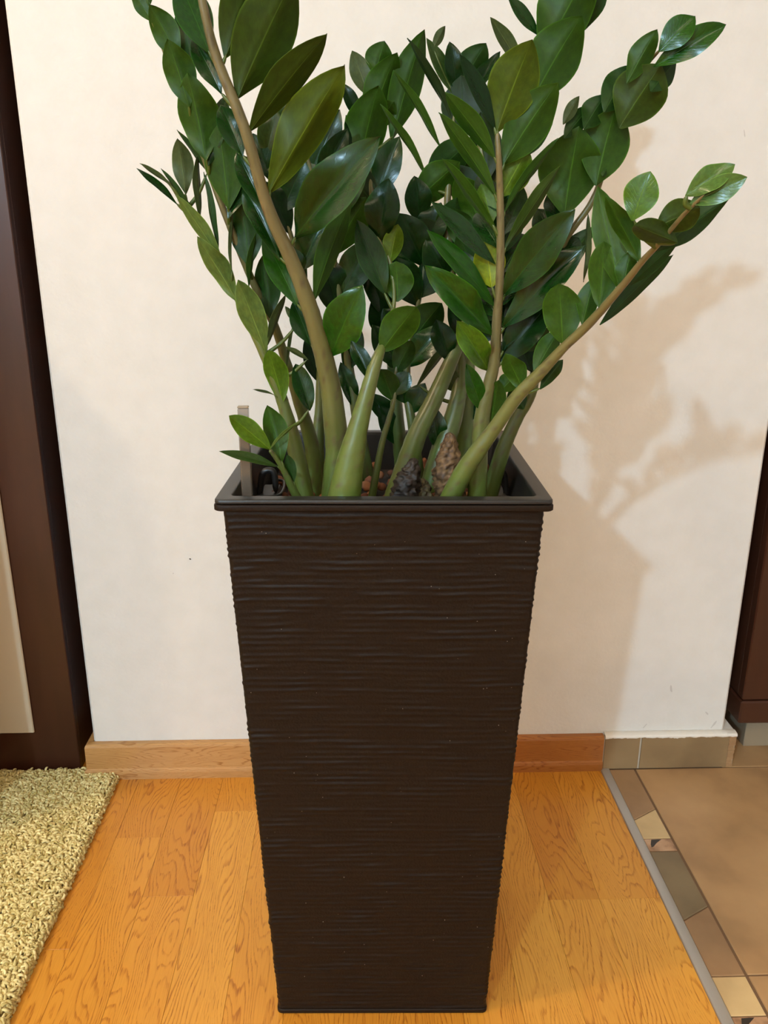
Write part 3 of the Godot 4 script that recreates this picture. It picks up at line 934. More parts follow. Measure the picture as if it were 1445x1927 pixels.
var STEMS := {
	"A": [[-0.026, 0.555, 0.405, 0.0117], [-0.023, 0.591, 0.405, 0.0117], [-0.019, 0.635, 0.405, 0.0110], [-0.021, 0.672, 0.410, 0.0103], [-0.025, 0.706, 0.415, 0.0091], [-0.036, 0.755, 0.428, 0.0076], [-0.051, 0.802, 0.440, 0.0064], [-0.070, 0.848, 0.455, 0.0051], [-0.084, 0.904, 0.470, 0.0043], [-0.102, 0.952, 0.475, 0.0037], [-0.109, 0.986, 0.480, 0.0031], [-0.113, 1.011, 0.480, 0.0019]],
	"B": [[-0.045, 0.555, 0.340, 0.0094], [-0.045, 0.575, 0.340, 0.0094], [-0.046, 0.626, 0.340, 0.0076], [-0.058, 0.676, 0.350, 0.0058], [-0.068, 0.713, 0.355, 0.0046], [-0.078, 0.749, 0.360, 0.0040], [-0.095, 0.788, 0.370, 0.0034], [-0.113, 0.839, 0.380, 0.0031], [-0.127, 0.882, 0.385, 0.0028], [-0.142, 0.929, 0.390, 0.0025], [-0.157, 0.973, 0.390, 0.0020], [-0.169, 1.007, 0.390, 0.0013]],
	"C": [[-0.045, 0.555, 0.394, 0.0088], [-0.051, 0.588, 0.390, 0.0088], [-0.059, 0.631, 0.385, 0.0082], [-0.068, 0.669, 0.380, 0.0061], [-0.078, 0.702, 0.380, 0.0053], [-0.089, 0.729, 0.380, 0.0040], [-0.105, 0.765, 0.380, 0.0032], [-0.118, 0.798, 0.380, 0.0026], [-0.133, 0.825, 0.380, 0.0021], [-0.150, 0.850, 0.380, 0.0019], [-0.161, 0.869, 0.380, 0.0014], [-0.171, 0.878, 0.380, 0.0009]],
	"D": [[-0.036, 0.555, 0.421, 0.0039], [-0.057, 0.601, 0.430, 0.0039], [-0.068, 0.628, 0.435, 0.0026], [-0.078, 0.646, 0.440, 0.0017]],
	"E": [[-0.021, 0.555, 0.456, 0.0147], [-0.013, 0.599, 0.456, 0.0147], [-0.006, 0.638, 0.456, 0.0122], [0.002, 0.672, 0.455, 0.0085], [0.015, 0.719, 0.450, 0.0057], [0.024, 0.742, 0.440, 0.0034], [0.033, 0.772, 0.425, 0.0018], [0.030, 0.805, 0.420, 0.0016], [0.020, 0.825, 0.415, 0.0014], [0.016, 0.838, 0.415, 0.0009]],
	"F": [[0.109, 0.555, 0.430, 0.0089], [0.111, 0.598, 0.430, 0.0089], [0.112, 0.641, 0.430, 0.0078], [0.113, 0.672, 0.430, 0.0072], [0.117, 0.698, 0.432, 0.0059], [0.121, 0.723, 0.435, 0.0051], [0.121, 0.760, 0.440, 0.0041], [0.121, 0.795, 0.445, 0.0036], [0.119, 0.831, 0.450, 0.0033], [0.116, 0.865, 0.455, 0.0028], [0.113, 0.888, 0.460, 0.0023], [0.111, 0.905, 0.460, 0.0017]],
	"G": [[0.064, 0.555, 0.442, 0.0089], [0.082, 0.599, 0.450, 0.0089], [0.094, 0.627, 0.455, 0.0085], [0.106, 0.649, 0.460, 0.0075], [0.119, 0.670, 0.465, 0.0062], [0.135, 0.699, 0.475, 0.0058], [0.150, 0.719, 0.485, 0.0050], [0.165, 0.742, 0.500, 0.0038], [0.179, 0.763, 0.520, 0.0035], [0.190, 0.791, 0.555, 0.0027], [0.195, 0.809, 0.580, 0.0022], [0.198, 0.820, 0.600, 0.0017], [0.202, 0.836, 0.625, 0.0013], [0.206, 0.847, 0.645, 0.0008]],
	"H": [[0.126, 0.555, 0.370, 0.0086], [0.132, 0.577, 0.370, 0.0086], [0.144, 0.626, 0.370, 0.0074], [0.156, 0.658, 0.370, 0.0063], [0.170, 0.687, 0.370, 0.0052], [0.173, 0.736, 0.375, 0.0043], [0.181, 0.794, 0.380, 0.0037], [0.189, 0.825, 0.385, 0.0031], [0.208, 0.855, 0.390, 0.0028], [0.215, 0.879, 0.395, 0.0025], [0.216, 0.904, 0.400, 0.0023], [0.222, 0.933, 0.410, 0.0020], [0.237, 0.959, 0.420, 0.0015], [0.245, 0.970, 0.430, 0.0011]],
	"I": [[0.105, 0.559, 0.300, 0.0152], [0.113, 0.604, 0.300, 0.0132], [0.113, 0.650, 0.300, 0.0113], [0.114, 0.706, 0.300, 0.0100], [0.121, 0.765, 0.290, 0.0071], [0.133, 0.838, 0.280, 0.0054], [0.151, 0.904, 0.270, 0.0043], [0.170, 0.958, 0.265, 0.0034], [0.182, 0.997, 0.260, 0.0031], [0.199, 1.040, 0.255, 0.0026], [0.210, 1.082, 0.250, 0.0021]],
	"P": [[0.030, 0.555, 0.366, 0.0113], [0.047, 0.602, 0.360, 0.0113], [0.060, 0.640, 0.355, 0.0098], [0.079, 0.678, 0.345, 0.0085], [0.098, 0.718, 0.330, 0.0069], [0.112, 0.751, 0.320, 0.0053], [0.126, 0.812, 0.300, 0.0043], [0.131, 0.863, 0.290, 0.0037], [0.125, 0.912, 0.280, 0.0032], [0.114, 0.957, 0.270, 0.0021], [0.106, 0.980, 0.270, 0.0013]],
	"Q": [[0.069, 0.555, 0.342, 0.0122], [0.074, 0.571, 0.340, 0.0122], [0.087, 0.618, 0.335, 0.0115], [0.101, 0.658, 0.325, 0.0093], [0.107, 0.697, 0.310, 0.0071], [0.101, 0.770, 0.290, 0.0049], [0.093, 0.843, 0.280, 0.0038], [0.096, 0.909, 0.270, 0.0029], [0.100, 0.959, 0.270, 0.0018]],
	"J": [[0.053, 0.555, 0.250, 0.0085], [0.051, 0.580, 0.250, 0.0085], [0.044, 0.653, 0.250, 0.0071], [0.038, 0.717, 0.240, 0.0059], [0.029, 0.790, 0.230, 0.0049], [0.021, 0.855, 0.220, 0.0043], [0.015, 0.909, 0.215, 0.0037], [0.021, 0.956, 0.210, 0.0028], [0.039, 0.986, 0.210, 0.0019], [0.054, 1.008, 0.210, 0.0011]],
	"K": [[0.013, 0.555, 0.271, 0.0084], [0.011, 0.573, 0.270, 0.0084], [-0.002, 0.656, 0.265, 0.0058], [-0.012, 0.724, 0.260, 0.0046], [-0.022, 0.801, 0.260, 0.0036], [-0.037, 0.864, 0.260, 0.0027], [-0.050, 0.914, 0.260, 0.0021], [-0.057, 0.945, 0.260, 0.0013]],
	"M": [[0.008, 0.555, 0.400, 0.0038], [0.014, 0.589, 0.400, 0.0038], [0.023, 0.639, 0.400, 0.0030], [0.030, 0.665, 0.400, 0.0025], [0.035, 0.685, 0.400, 0.0017], [0.037, 0.708, 0.390, 0.0015], [0.039, 0.732, 0.385, 0.0012]],
	"N": [[0.072, 0.555, 0.300, 0.0064], [0.068, 0.580, 0.300, 0.0064], [0.059, 0.639, 0.300, 0.0051], [0.053, 0.683, 0.290, 0.0045], [0.056, 0.727, 0.285, 0.0034], [0.066, 0.770, 0.280, 0.0025], [0.071, 0.812, 0.280, 0.0019], [0.065, 0.853, 0.280, 0.0013]],
	"O": [[-0.040, 0.555, 0.300, 0.0081], [-0.040, 0.563, 0.300, 0.0081], [-0.042, 0.616, 0.300, 0.0068], [-0.038, 0.667, 0.295, 0.0056], [-0.039, 0.722, 0.290, 0.0039], [-0.049, 0.770, 0.290, 0.0030], [-0.064, 0.827, 0.285, 0.0024], [-0.079, 0.872, 0.280, 0.0019], [-0.088, 0.909, 0.280, 0.0013]],
}
# stem, base, length vector, upper-face normal, width, colour, rounded tip
var LEAVES := [
	["A", -0.0951, 0.9513, 0.4746, 0.0356, 0.0647, 0.0128, -0.32, 0.35, -0.88, 0.0358, "O", 0],
	["A", -0.0874, 0.9247, 0.4728, 0.0467, 0.0753, 0.0205, -0.26, 0.40, -0.88, 0.0457, "O", 0],
	["A", -0.0801, 0.9023, 0.4691, 0.0616, 0.0604, 0.0288, -0.35, 0.67, -0.66, 0.0297, "O", 2],
	["A", -0.0685, 0.8588, 0.4576, 0.0621, 0.0869, 0.0300, -0.15, 0.42, -0.90, 0.0367, "U", 0],
	["A", -0.0505, 0.8251, 0.4460, 0.0707, 0.0715, 0.0501, -0.43, -0.19, 0.88, 0.0388, "D", 0],
	["A", -0.1073, 0.9545, 0.4754, -0.0182, 0.0463, 0.0060, 0.33, 0.01, 0.94, 0.0274, "M", 0],
	["A", -0.0999, 0.9271, 0.4731, -0.0205, 0.0393, -0.0095, 0.18, 0.32, 0.93, 0.0186, "D", 0],
	["A", -0.0871, 0.8847, 0.4657, -0.0164, 0.0381, -0.0088, 0.22, 0.31, 0.93, 0.0209, "D", 0],
	["A", -0.0734, 0.8467, 0.4550, -0.0212, 0.0437, -0.0103, 0.20, 0.32, 0.93, 0.0199, "D", 0],
	["A", -0.0627, 0.8084, 0.4435, -0.0301, 0.0595, -0.0141, 0.20, 0.32, 0.92, 0.0215, "D", 0],
	["A", -0.0509, 0.7714, 0.4329, -0.0273, 0.0573, -0.0067, 0.26, 0.23, 0.94, 0.0241, "M", 0],
	["A", -0.0404, 0.7368, 0.4234, -0.0146, 0.0370, -0.0041, 0.27, 0.21, 0.94, 0.0218, "D", 0],
	["A", -0.0220, 0.7271, 0.4199, 0.0274, 0.0613, 0.0341, -0.42, -0.29, 0.86, 0.0371, "M", 0],
	["A", -0.0362, 0.7750, 0.4329, 0.0334, 0.0850, -0.0191, -0.62, 0.07, -0.78, 0.0244, "M", 2],
	["A", -0.1116, 0.9930, 0.4804, -0.0257, 0.0304, -0.0044, 0.08, 0.21, 0.97, 0.0202, "M", 0],
	["A", -0.1099, 0.9963, 0.4804, 0.0267, 0.0344, 0.0048, -0.35, 0.39, -0.85, 0.0242, "O", 0],
	["B", -0.1631, 0.9912, 0.4020, -0.0145, 0.0230, 0.0000, 0.16, 0.10, -0.98, 0.0136, "M", 0],
	["B", -0.1434, 0.9638, 0.4021, -0.0192, 0.0384, 0.0051, 0.10, 0.18, -0.98, 0.0230, "M", 0],
	["B", -0.1372, 0.9293, 0.4020, -0.0123, 0.0479, 0.0089, 0.07, 0.20, -0.98, 0.0271, "M", 0],
	["B", -0.1264, 0.8891, 0.3979, -0.0094, 0.0649, 0.0115, 0.07, 0.18, -0.98, 0.0355, "M", 0],
	["B", -0.1103, 0.8504, 0.3936, -0.0032, 0.0672, 0.0075, 0.10, 0.12, -0.99, 0.0343, "M", 0],
	["B", -0.1326, 0.9639, 0.4022, -0.0106, 0.0394, -0.0088, 0.17, -0.17, -0.97, 0.0193, "D", 0],
	["B", -0.0962, 0.8025, 0.3846, -0.0035, 0.0545, 0.0000, 0.12, 0.01, -0.99, 0.0314, "D", 0],
	["B", -0.0801, 0.7560, 0.3734, -0.0046, 0.0556, 0.0000, 0.14, 0.01, -0.99, 0.0252, "D", 0],
	["B", -0.1250, 0.8850, 0.3974, 0.0152, 0.0563, -0.0182, 0.02, 0.30, 0.95, 0.0211, "D", 0],
	["B", -0.1109, 0.8426, 0.3926, 0.0197, 0.0490, -0.0164, 0.02, 0.31, 0.95, 0.0197, "D", 0],
	["B", -0.0670, 0.7078, 0.3662, 0.0095, 0.0457, 0.0000, -0.80, 0.17, -0.58, 0.0051, "G", 2],
	["B", -0.1643, 1.0024, 0.4020, -0.0050, 0.0294, 0.0000, 0.08, 0.01, -1.00, 0.0163, "M", 0],
	["C", -0.1197, 0.8052, 0.3850, -0.0347, 0.0561, 0.0111, 0.32, 0.37, -0.87, 0.0157, "P", 2],
	["C", -0.1082, 0.7719, 0.3850, -0.0302, 0.0555, 0.0139, -0.02, 0.24, -0.97, 0.0205, "P", 0],
	["C", -0.0840, 0.7260, 0.3850, -0.0202, 0.0654, 0.0181, 0.03, 0.27, -0.96, 0.0240, "P", 0],
	["C", -0.0699, 0.6798, 0.3846, -0.0105, 0.0493, 0.0101, 0.08, 0.22, -0.97, 0.0224, "Y", 1],
	["C", -0.0828, 0.7309, 0.3850, 0.0193, 0.0476, 0.0000, -0.76, 0.31, -0.57, 0.0123, "G", 2],
	["C", -0.0970, 0.7841, 0.3850, 0.0088, 0.0469, 0.0000, -0.84, 0.16, -0.53, 0.0104, "M", 2],
	["C", -0.1116, 0.7969, 0.3850, 0.0055, 0.0591, 0.0000, -0.86, 0.08, -0.50, 0.0056, "G", 2],
	["C", -0.1229, 0.8160, 0.3850, -0.0086, 0.0650, 0.0000, 0.67, 0.09, -0.74, 0.0095, "D", 2],
	["C", -0.1368, 0.8410, 0.3850, 0.0008, 0.0540, 0.0000, -0.88, 0.01, -0.47, 0.0110, "G", 2],
	["C", -0.1483, 0.8628, 0.3850, -0.0027, 0.0440, 0.0049, 0.06, 0.11, -0.99, 0.0192, "G", 0],
	["C", -0.1563, 0.8541, 0.3850, -0.0330, 0.0291, 0.0000, 0.55, 0.63, 0.55, 0.0101, "D", 2],
	["C", -0.1599, 0.8688, 0.3850, -0.0264, 0.0182, 0.0000, 0.42, 0.61, -0.67, 0.0070, "G", 2],
	["C", -0.1408, 0.8441, 0.3850, -0.0275, 0.0393, 0.0000, 0.57, 0.40, -0.72, 0.0078, "D", 2],
	["C", -0.1274, 0.8793, 0.3850, -0.0249, 0.0348, -0.0000, 0.59, 0.42, -0.69, 0.0077, "D", 2],
	["C", -0.0449, 0.7187, 0.3850, -0.0213, 0.0122, 0.0000, 0.23, 0.40, -0.88, 0.0066, "G", 2],
	["C", -0.0445, 0.6713, 0.3855, -0.0131, 0.0435, -0.0047, 0.31, 0.19, 0.93, 0.0193, "D", 1],
	["C", -0.0777, 0.6859, 0.3847, -0.0202, 0.0051, 0.0000, 0.16, 0.64, -0.75, 0.0042, "G", 2],
	["C", -0.0538, 0.7502, 0.3850, -0.0111, 0.0171, 0.0000, 0.12, 0.08, -0.99, 0.0062, "G", 0],
	["D", -0.0769, 0.6454, 0.4396, -0.0345, 0.0337, 0.0099, -0.14, 0.14, -0.98, 0.0196, "Y", 0],
	["D", -0.0681, 0.6342, 0.4363, -0.0120, 0.0498, -0.0106, 0.15, -0.17, -0.97, 0.0234, "M", 0],
	["D", -0.0712, 0.6291, 0.4354, -0.0503, 0.0185, 0.0168, 0.45, 0.67, 0.59, 0.0106, "G", 2],
	["D", -0.0782, 0.6460, 0.4400, 0.0266, 0.0256, 0.0036, -0.45, 0.56, -0.69, 0.0055, "P", 2],
	["D", -0.0580, 0.6136, 0.4321, -0.0054, 0.0260, 0.0000, 0.11, 0.02, -0.99, 0.0103, "D", 0],
	["E", 0.0217, 0.7336, 0.4448, 0.0284, 0.0383, 0.0171, 0.08, 0.36, -0.93, 0.0300, "M", 1],
	["E", 0.0361, 0.7737, 0.4242, -0.0018, 0.0336, 0.0035, 0.29, 0.11, -0.95, 0.0287, "M", 1],
	["E", 0.0296, 0.8059, 0.4200, 0.0066, 0.0316, 0.0000, -0.20, 0.04, -0.98, 0.0180, "Y", 0],
	["E", 0.0201, 0.8229, 0.4152, 0.0082, 0.0509, 0.0056, -0.28, -0.06, 0.96, 0.0310, "K", 0],
	["E", 0.0250, 0.7799, 0.4230, -0.0240, 0.0611, 0.0000, 0.22, 0.08, 0.97, 0.0254, "D", 0],
	["F", 0.1111, 0.9042, 0.4600, 0.0211, 0.0614, 0.0156, -0.06, 0.27, -0.96, 0.0405, "U", 0],
	["F", 0.1093, 0.9068, 0.4600, -0.0310, 0.0493, 0.0130, 0.45, 0.04, 0.89, 0.0152, "K", 2],
	["F", 0.1103, 0.8855, 0.4595, -0.0418, 0.0457, 0.0066, 0.48, 0.54, -0.69, 0.0194, "M", 2],
	["F", 0.1129, 0.8584, 0.4538, -0.0486, 0.0594, 0.0082, 0.50, 0.51, -0.70, 0.0167, "M", 2],
	["F", 0.1152, 0.8302, 0.4500, -0.0468, 0.0556, 0.0076, 0.63, 0.60, -0.50, 0.0153, "M", 2],
	["F", 0.1156, 0.8055, 0.4463, -0.0552, 0.0478, 0.0149, 0.45, 0.26, 0.85, 0.0184, "D", 2],
	["F", 0.1179, 0.7708, 0.4417, -0.0608, 0.0614, 0.0175, 0.49, 0.24, 0.84, 0.0199, "M", 2],
	["F", 0.1172, 0.7469, 0.4383, -0.0612, 0.0578, 0.0251, 0.34, -0.05, 0.94, 0.0263, "M", 0],
	["F", 0.1165, 0.7147, 0.4338, -0.0326, 0.0456, 0.0214, 0.36, -0.17, 0.92, 0.0229, "Y", 0],
	["F", 0.1133, 0.6776, 0.4302, -0.0187, 0.0455, 0.0140, 0.26, -0.19, 0.95, 0.0173, "M", 0],
	["F", 0.1216, 0.6639, 0.4299, 0.0033, 0.0441, 0.0087, -0.04, 0.20, -0.98, 0.0225, "M", 0],
	["F", 0.1175, 0.8806, 0.4583, 0.0379, 0.0579, 0.0079, -0.07, 0.18, -0.98, 0.0366, "M", 0],
	["F", 0.1185, 0.8581, 0.4538, 0.0200, 0.0353, -0.0043, -0.17, -0.03, -0.99, 0.0300, "Y", 0],
	["F", 0.1207, 0.8453, 0.4521, 0.0414, 0.0561, 0.0000, -0.57, 0.42, -0.70, 0.0122, "M", 2],
	["F", 0.1236, 0.8174, 0.4479, 0.0402, 0.0637, 0.0084, -0.34, 0.33, -0.88, 0.0140, "O", 2],
	["F", 0.1263, 0.7805, 0.4429, 0.0432, 0.0663, 0.0472, -0.61, -0.15, 0.78, 0.0335, "D", 0],
	["F", 0.1278, 0.7533, 0.4391, 0.0581, 0.0678, 0.0303, -0.52, 0.06, 0.85, 0.0301, "D", 0],
	["F", 0.1281, 0.7232, 0.4350, 0.0379, 0.0511, 0.0067, -0.42, 0.19, 0.89, 0.0307, "K", 0],
	["F", 0.1276, 0.6956, 0.4320, 0.0136, 0.0162, 0.0044, 0.12, 0.16, -0.98, 0.0181, "M", 0],
	["F", 0.1146, 0.7866, 0.4437, -0.0059, 0.0371, -0.0039, 0.40, -0.03, -0.91, 0.0276, "Z", 1],
	["F", 0.1113, 0.8371, 0.4508, -0.0089, 0.0308, -0.0067, 0.44, -0.07, -0.90, 0.0203, "Y", 0],
	["F", 0.1289, 0.7326, 0.4361, 0.0298, 0.0620, -0.0213, -0.29, 0.43, 0.85, 0.0246, "K", 0],
	["F", 0.1195, 0.8123, 0.4475, 0.0217, 0.0553, -0.0243, -0.21, -0.32, -0.92, 0.0281, "D", 0],
	["G", 0.1391, 0.7047, 0.4774, -0.0175, 0.0311, 0.0068, 0.22, 0.32, -0.92, 0.0198, "M", 0],
	["G", 0.1640, 0.7453, 0.5014, -0.0074, 0.0469, 0.0049, 0.45, 0.16, -0.88, 0.0313, "M", 1],
	["G", 0.1467, 0.7198, 0.4840, 0.0208, 0.0353, -0.0085, -0.10, -0.18, -0.98, 0.0195, "M", 0],
	["G", 0.1814, 0.7759, 0.5340, -0.0023, 0.0469, 0.0050, 0.51, 0.12, -0.85, 0.0235, "M", 1],
	["G", 0.1747, 0.7609, 0.5157, 0.0103, 0.0360, -0.0117, -0.04, -0.30, -0.95, 0.0174, "M", 0],
	["G", 0.1941, 0.8082, 0.5781, -0.0296, 0.0418, 0.0051, 0.36, 0.36, -0.86, 0.0154, "M", 0],
	["G", 0.1893, 0.7889, 0.5524, -0.0130, 0.0723, -0.0308, 0.58, -0.23, -0.78, 0.0235, "M", 0],
	["G", 0.1790, 0.8339, 0.6000, 0.0075, 0.0296, 0.0034, -0.53, 0.04, 0.85, 0.0226, "Y", 0],
	["G", 0.1925, 0.8295, 0.6081, 0.0205, 0.0114, 0.0153, 0.42, 0.36, -0.83, 0.0216, "O", 1],
	["G", 0.2066, 0.8205, 0.6081, -0.0354, 0.0095, 0.0206, -0.33, 0.50, -0.80, 0.0159, "O", 1],
	["G", 0.1984, 0.8468, 0.6353, 0.0250, 0.0169, 0.0071, -0.39, 0.21, 0.90, 0.0156, "P", 0],
	["G", 0.2022, 0.8422, 0.6337, 0.0264, 0.0141, 0.0155, -0.55, 0.12, 0.83, 0.0157, "P", 0],
	["G", 0.1988, 0.8154, 0.5948, 0.0470, 0.0334, -0.0060, -0.11, -0.02, -0.99, 0.0186, "D", 0],
	["G", 0.1859, 0.7624, 0.5251, 0.0566, 0.0511, -0.0154, -0.37, 0.13, -0.92, 0.0158, "D", 2],
	["G", 0.1911, 0.7890, 0.5550, 0.0054, 0.0272, -0.0058, 0.03, -0.21, -0.98, 0.0161, "M", 0],
	["G", 0.1525, 0.7062, 0.4813, 0.0187, 0.0241, -0.0031, -0.05, -0.09, -0.99, 0.0122, "D", 0],
	["G", 0.1932, 0.7910, 0.5574, 0.0346, 0.0324, 0.0000, -0.25, 0.27, -0.93, 0.0139, "D", 2],
	["H", 0.2373, 0.9547, 0.4397, 0.0489, 0.0274, 0.0134, -0.31, 0.10, 0.94, 0.0206, "M", 0],
	["H", 0.2378, 0.9641, 0.4463, 0.0245, 0.0241, 0.0040, -0.31, 0.15, 0.94, 0.0222, "M", 0],
	["H", 0.2190, 0.9445, 0.4322, 0.0189, 0.0375, 0.0050, -0.01, 0.14, -0.99, 0.0199, "M", 0],
	["H", 0.2188, 0.9131, 0.4227, 0.0260, 0.0451, 0.0127, 0.06, 0.24, -0.97, 0.0451, "O", 0],
	["H", 0.2385, 0.9382, 0.4338, 0.0209, 0.0252, -0.0068, -0.20, -0.10, -0.98, 0.0199, "D", 0],
	["H", 0.2049, 0.9246, 0.4245, 0.0214, 0.0362, -0.0088, -0.17, -0.14, -0.98, 0.0264, "D", 0],
	["H", 0.2062, 0.8697, 0.4113, 0.0097, 0.0611, 0.0071, 0.02, 0.11, -0.99, 0.0435, "M", 0],
	["H", 0.1899, 0.9124, 0.4201, 0.0174, 0.0267, -0.0066, -0.19, -0.12, -0.97, 0.0216, "D", 0],
	["H", 0.1819, 0.8455, 0.4051, 0.0046, 0.0697, 0.0119, -0.00, 0.17, -0.99, 0.0540, "M", 0],
	["H", 0.1747, 0.9054, 0.4174, 0.0222, 0.0262, -0.0071, -0.24, -0.06, -0.97, 0.0165, "D", 0],
	["H", 0.1726, 0.9156, 0.4194, 0.0117, 0.0215, 0.0000, -0.10, 0.05, -0.99, 0.0103, "G", 0],
	["H", 0.1770, 0.7919, 0.3976, 0.0400, 0.0458, -0.0184, -0.22, -0.19, -0.96, 0.0223, "D", 0],
	["H", 0.2049, 0.7897, 0.3984, -0.0008, 0.0584, 0.0000, 0.92, 0.01, -0.39, 0.0088, "G", 2],
	["H", 0.1678, 0.7374, 0.3930, 0.0033, 0.0263, 0.0000, -0.02, 0.00, -1.00, 0.0080, "G", 0],
	["H", 0.1528, 0.7276, 0.3916, 0.0260, 0.0203, 0.0000, -0.03, 0.03, -1.00, 0.0207, "D", 0],
	["H", 0.2110, 0.8772, 0.4130, 0.0213, 0.0391, -0.0136, -0.16, -0.25, -0.96, 0.0211, "D", 0],
	["I", 0.1761, 0.9582, 0.2650, 0.0417, 0.0731, 0.0099, -0.08, 0.18, -0.98, 0.0537, "M", 0],
	["I", 0.1839, 0.9959, 0.2600, 0.0430, 0.0817, 0.0111, -0.09, 0.18, -0.98, 0.0555, "M", 0],
	["I", 0.2054, 1.0139, 0.2575, 0.0441, 0.0502, -0.0071, -0.24, 0.07, -0.97, 0.0277, "D", 0],
	["I", 0.1810, 1.0168, 0.2579, -0.0326, 0.0342, 0.0000, 0.23, 0.22, 0.95, 0.0152, "D", 2],
	["I", 0.1883, 1.0450, 0.2546, -0.0174, 0.0302, 0.0000, -0.04, -0.03, 1.00, 0.0132, "D", 0],
	["I", 0.1667, 0.9846, 0.2621, -0.0352, 0.0475, 0.0000, 0.62, 0.46, -0.64, 0.0179, "G", 2],
	["I", 0.1562, 0.9040, 0.2700, 0.0412, 0.0547, -0.0073, -0.20, 0.02, -0.98, 0.0397, "D", 0],
	["I", 0.1436, 0.8636, 0.2756, -0.0361, 0.0574, -0.0071, 0.39, 0.14, -0.91, 0.0343, "D", 0],
	["I", 0.2012, 1.0490, 0.2538, -0.0309, 0.0397, 0.0000, 0.43, 0.34, -0.84, 0.0274, "M", 0],
	["J", 0.0396, 0.9289, 0.2127, 0.0316, 0.1013, 0.0123, -0.20, 0.18, -0.96, 0.0358, "M", 0],
	["J", 0.0138, 0.9375, 0.2117, 0.0297, 0.0714, 0.0133, -0.20, 0.26, -0.95, 0.0369, "M", 0],
	["J", 0.0022, 0.8928, 0.2165, 0.0221, 0.0843, 0.0200, -0.20, 0.28, -0.94, 0.0457, "M", 0],
	["J", 0.0211, 0.9883, 0.2099, 0.0104, 0.0339, 0.0000, -0.27, 0.08, -0.96, 0.0293, "M", 0],
	["J", 0.0150, 0.9698, 0.2096, -0.0174, 0.0433, 0.0000, 0.30, 0.12, -0.95, 0.0224, "G", 0],
	["J", 0.0071, 0.9453, 0.2109, -0.0202, 0.0376, 0.0000, 0.15, 0.08, 0.98, 0.0154, "K", 0],
	["Q", 0.0868, 0.9124, 0.2696, -0.0494, 0.0718, -0.0000, 0.71, 0.49, -0.50, 0.0133, "M", 2],
	["Q", 0.0721, 0.8869, 0.2726, -0.0477, 0.0668, 0.0000, 0.69, 0.49, -0.53, 0.0125, "M", 2],
	["Q", 0.0962, 0.9391, 0.2695, -0.0457, 0.0727, -0.0000, 0.74, 0.47, -0.48, 0.0149, "K", 2],
	["Q", 0.1003, 0.9591, 0.2700, -0.0309, 0.0529, 0.0000, 0.37, 0.21, 0.90, 0.0178, "G", 2],
	["Q", 0.0763, 1.0020, 0.2700, 0.0113, 0.0200, 0.0000, -0.24, 0.14, -0.96, 0.0098, "G", 0],
	["P", 0.1008, 0.9639, 0.2693, -0.0091, 0.0441, 0.0052, 0.13, -0.09, 0.99, 0.0199, "K", 0],
	["P", 0.1027, 0.9672, 0.2694, 0.0243, 0.0398, 0.0053, -0.15, 0.22, -0.96, 0.0299, "D", 0],
	["P", 0.1114, 0.9568, 0.2700, 0.0306, 0.0440, -0.0000, -0.21, 0.15, 0.97, 0.0155, "K", 0],
	["P", 0.1074, 0.9223, 0.2773, -0.0039, 0.0565, 0.0000, 0.37, 0.03, -0.93, 0.0446, "K", 0],
	["Q", 0.0716, 0.8824, 0.2735, 0.0440, 0.0378, 0.0062, -0.09, 0.26, -0.96, 0.0352, "D", 0],
	["Q", 0.0582, 0.8601, 0.2773, 0.0451, 0.0401, 0.0131, -0.01, 0.32, -0.95, 0.0353, "M", 0],
	["P", 0.1304, 0.8802, 0.2867, -0.0079, 0.0647, 0.0000, 0.39, 0.05, -0.92, 0.0336, "K", 0],
	["P", 0.1255, 0.8426, 0.2937, -0.0270, 0.0437, 0.0054, 0.28, 0.28, -0.92, 0.0338, "M", 0],
	["Q", 0.0938, 0.8172, 0.2830, 0.0076, 0.0504, 0.0055, -0.13, 0.13, -0.98, 0.0345, "D", 0],
	["Q", 0.0900, 0.8172, 0.2830, -0.0359, 0.0253, 0.0044, 0.10, 0.31, -0.95, 0.0322, "K", 0],
	["Q", 0.0986, 0.7808, 0.2878, -0.0283, 0.0466, 0.0000, 0.15, 0.09, 0.99, 0.0348, "K", 0],
	["P", 0.1124, 0.8172, 0.2988, -0.0177, 0.0397, 0.0046, 0.29, 0.24, -0.93, 0.0283, "D", 0],
	["J", 0.0211, 0.9402, 0.2113, 0.0203, 0.0244, 0.0070, -0.11, 0.36, -0.93, 0.0262, "M", 0],
	["J", 0.0181, 0.8929, 0.2165, -0.0277, 0.0590, 0.0000, 0.18, 0.08, 0.98, 0.0241, "K", 0],
	["J", 0.0209, 0.8662, 0.2189, 0.0263, 0.0655, 0.0000, -0.23, 0.09, 0.97, 0.0303, "D", 0],
	["J", 0.0249, 0.8555, 0.2200, -0.0404, 0.0518, 0.0071, 0.17, 0.26, -0.95, 0.0340, "K", 0],
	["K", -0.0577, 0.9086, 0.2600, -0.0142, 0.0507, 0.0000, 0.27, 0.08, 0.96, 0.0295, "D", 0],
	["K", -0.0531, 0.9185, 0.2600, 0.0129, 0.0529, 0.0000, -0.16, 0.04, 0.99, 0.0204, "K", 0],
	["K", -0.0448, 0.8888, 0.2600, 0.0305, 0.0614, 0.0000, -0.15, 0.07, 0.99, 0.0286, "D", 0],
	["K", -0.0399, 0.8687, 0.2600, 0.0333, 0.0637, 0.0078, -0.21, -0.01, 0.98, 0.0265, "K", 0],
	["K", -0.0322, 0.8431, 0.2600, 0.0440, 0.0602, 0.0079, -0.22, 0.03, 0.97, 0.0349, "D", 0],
	["K", -0.0375, 0.8534, 0.2600, -0.0202, 0.0552, 0.0000, 0.25, 0.09, 0.96, 0.0325, "D", 0],
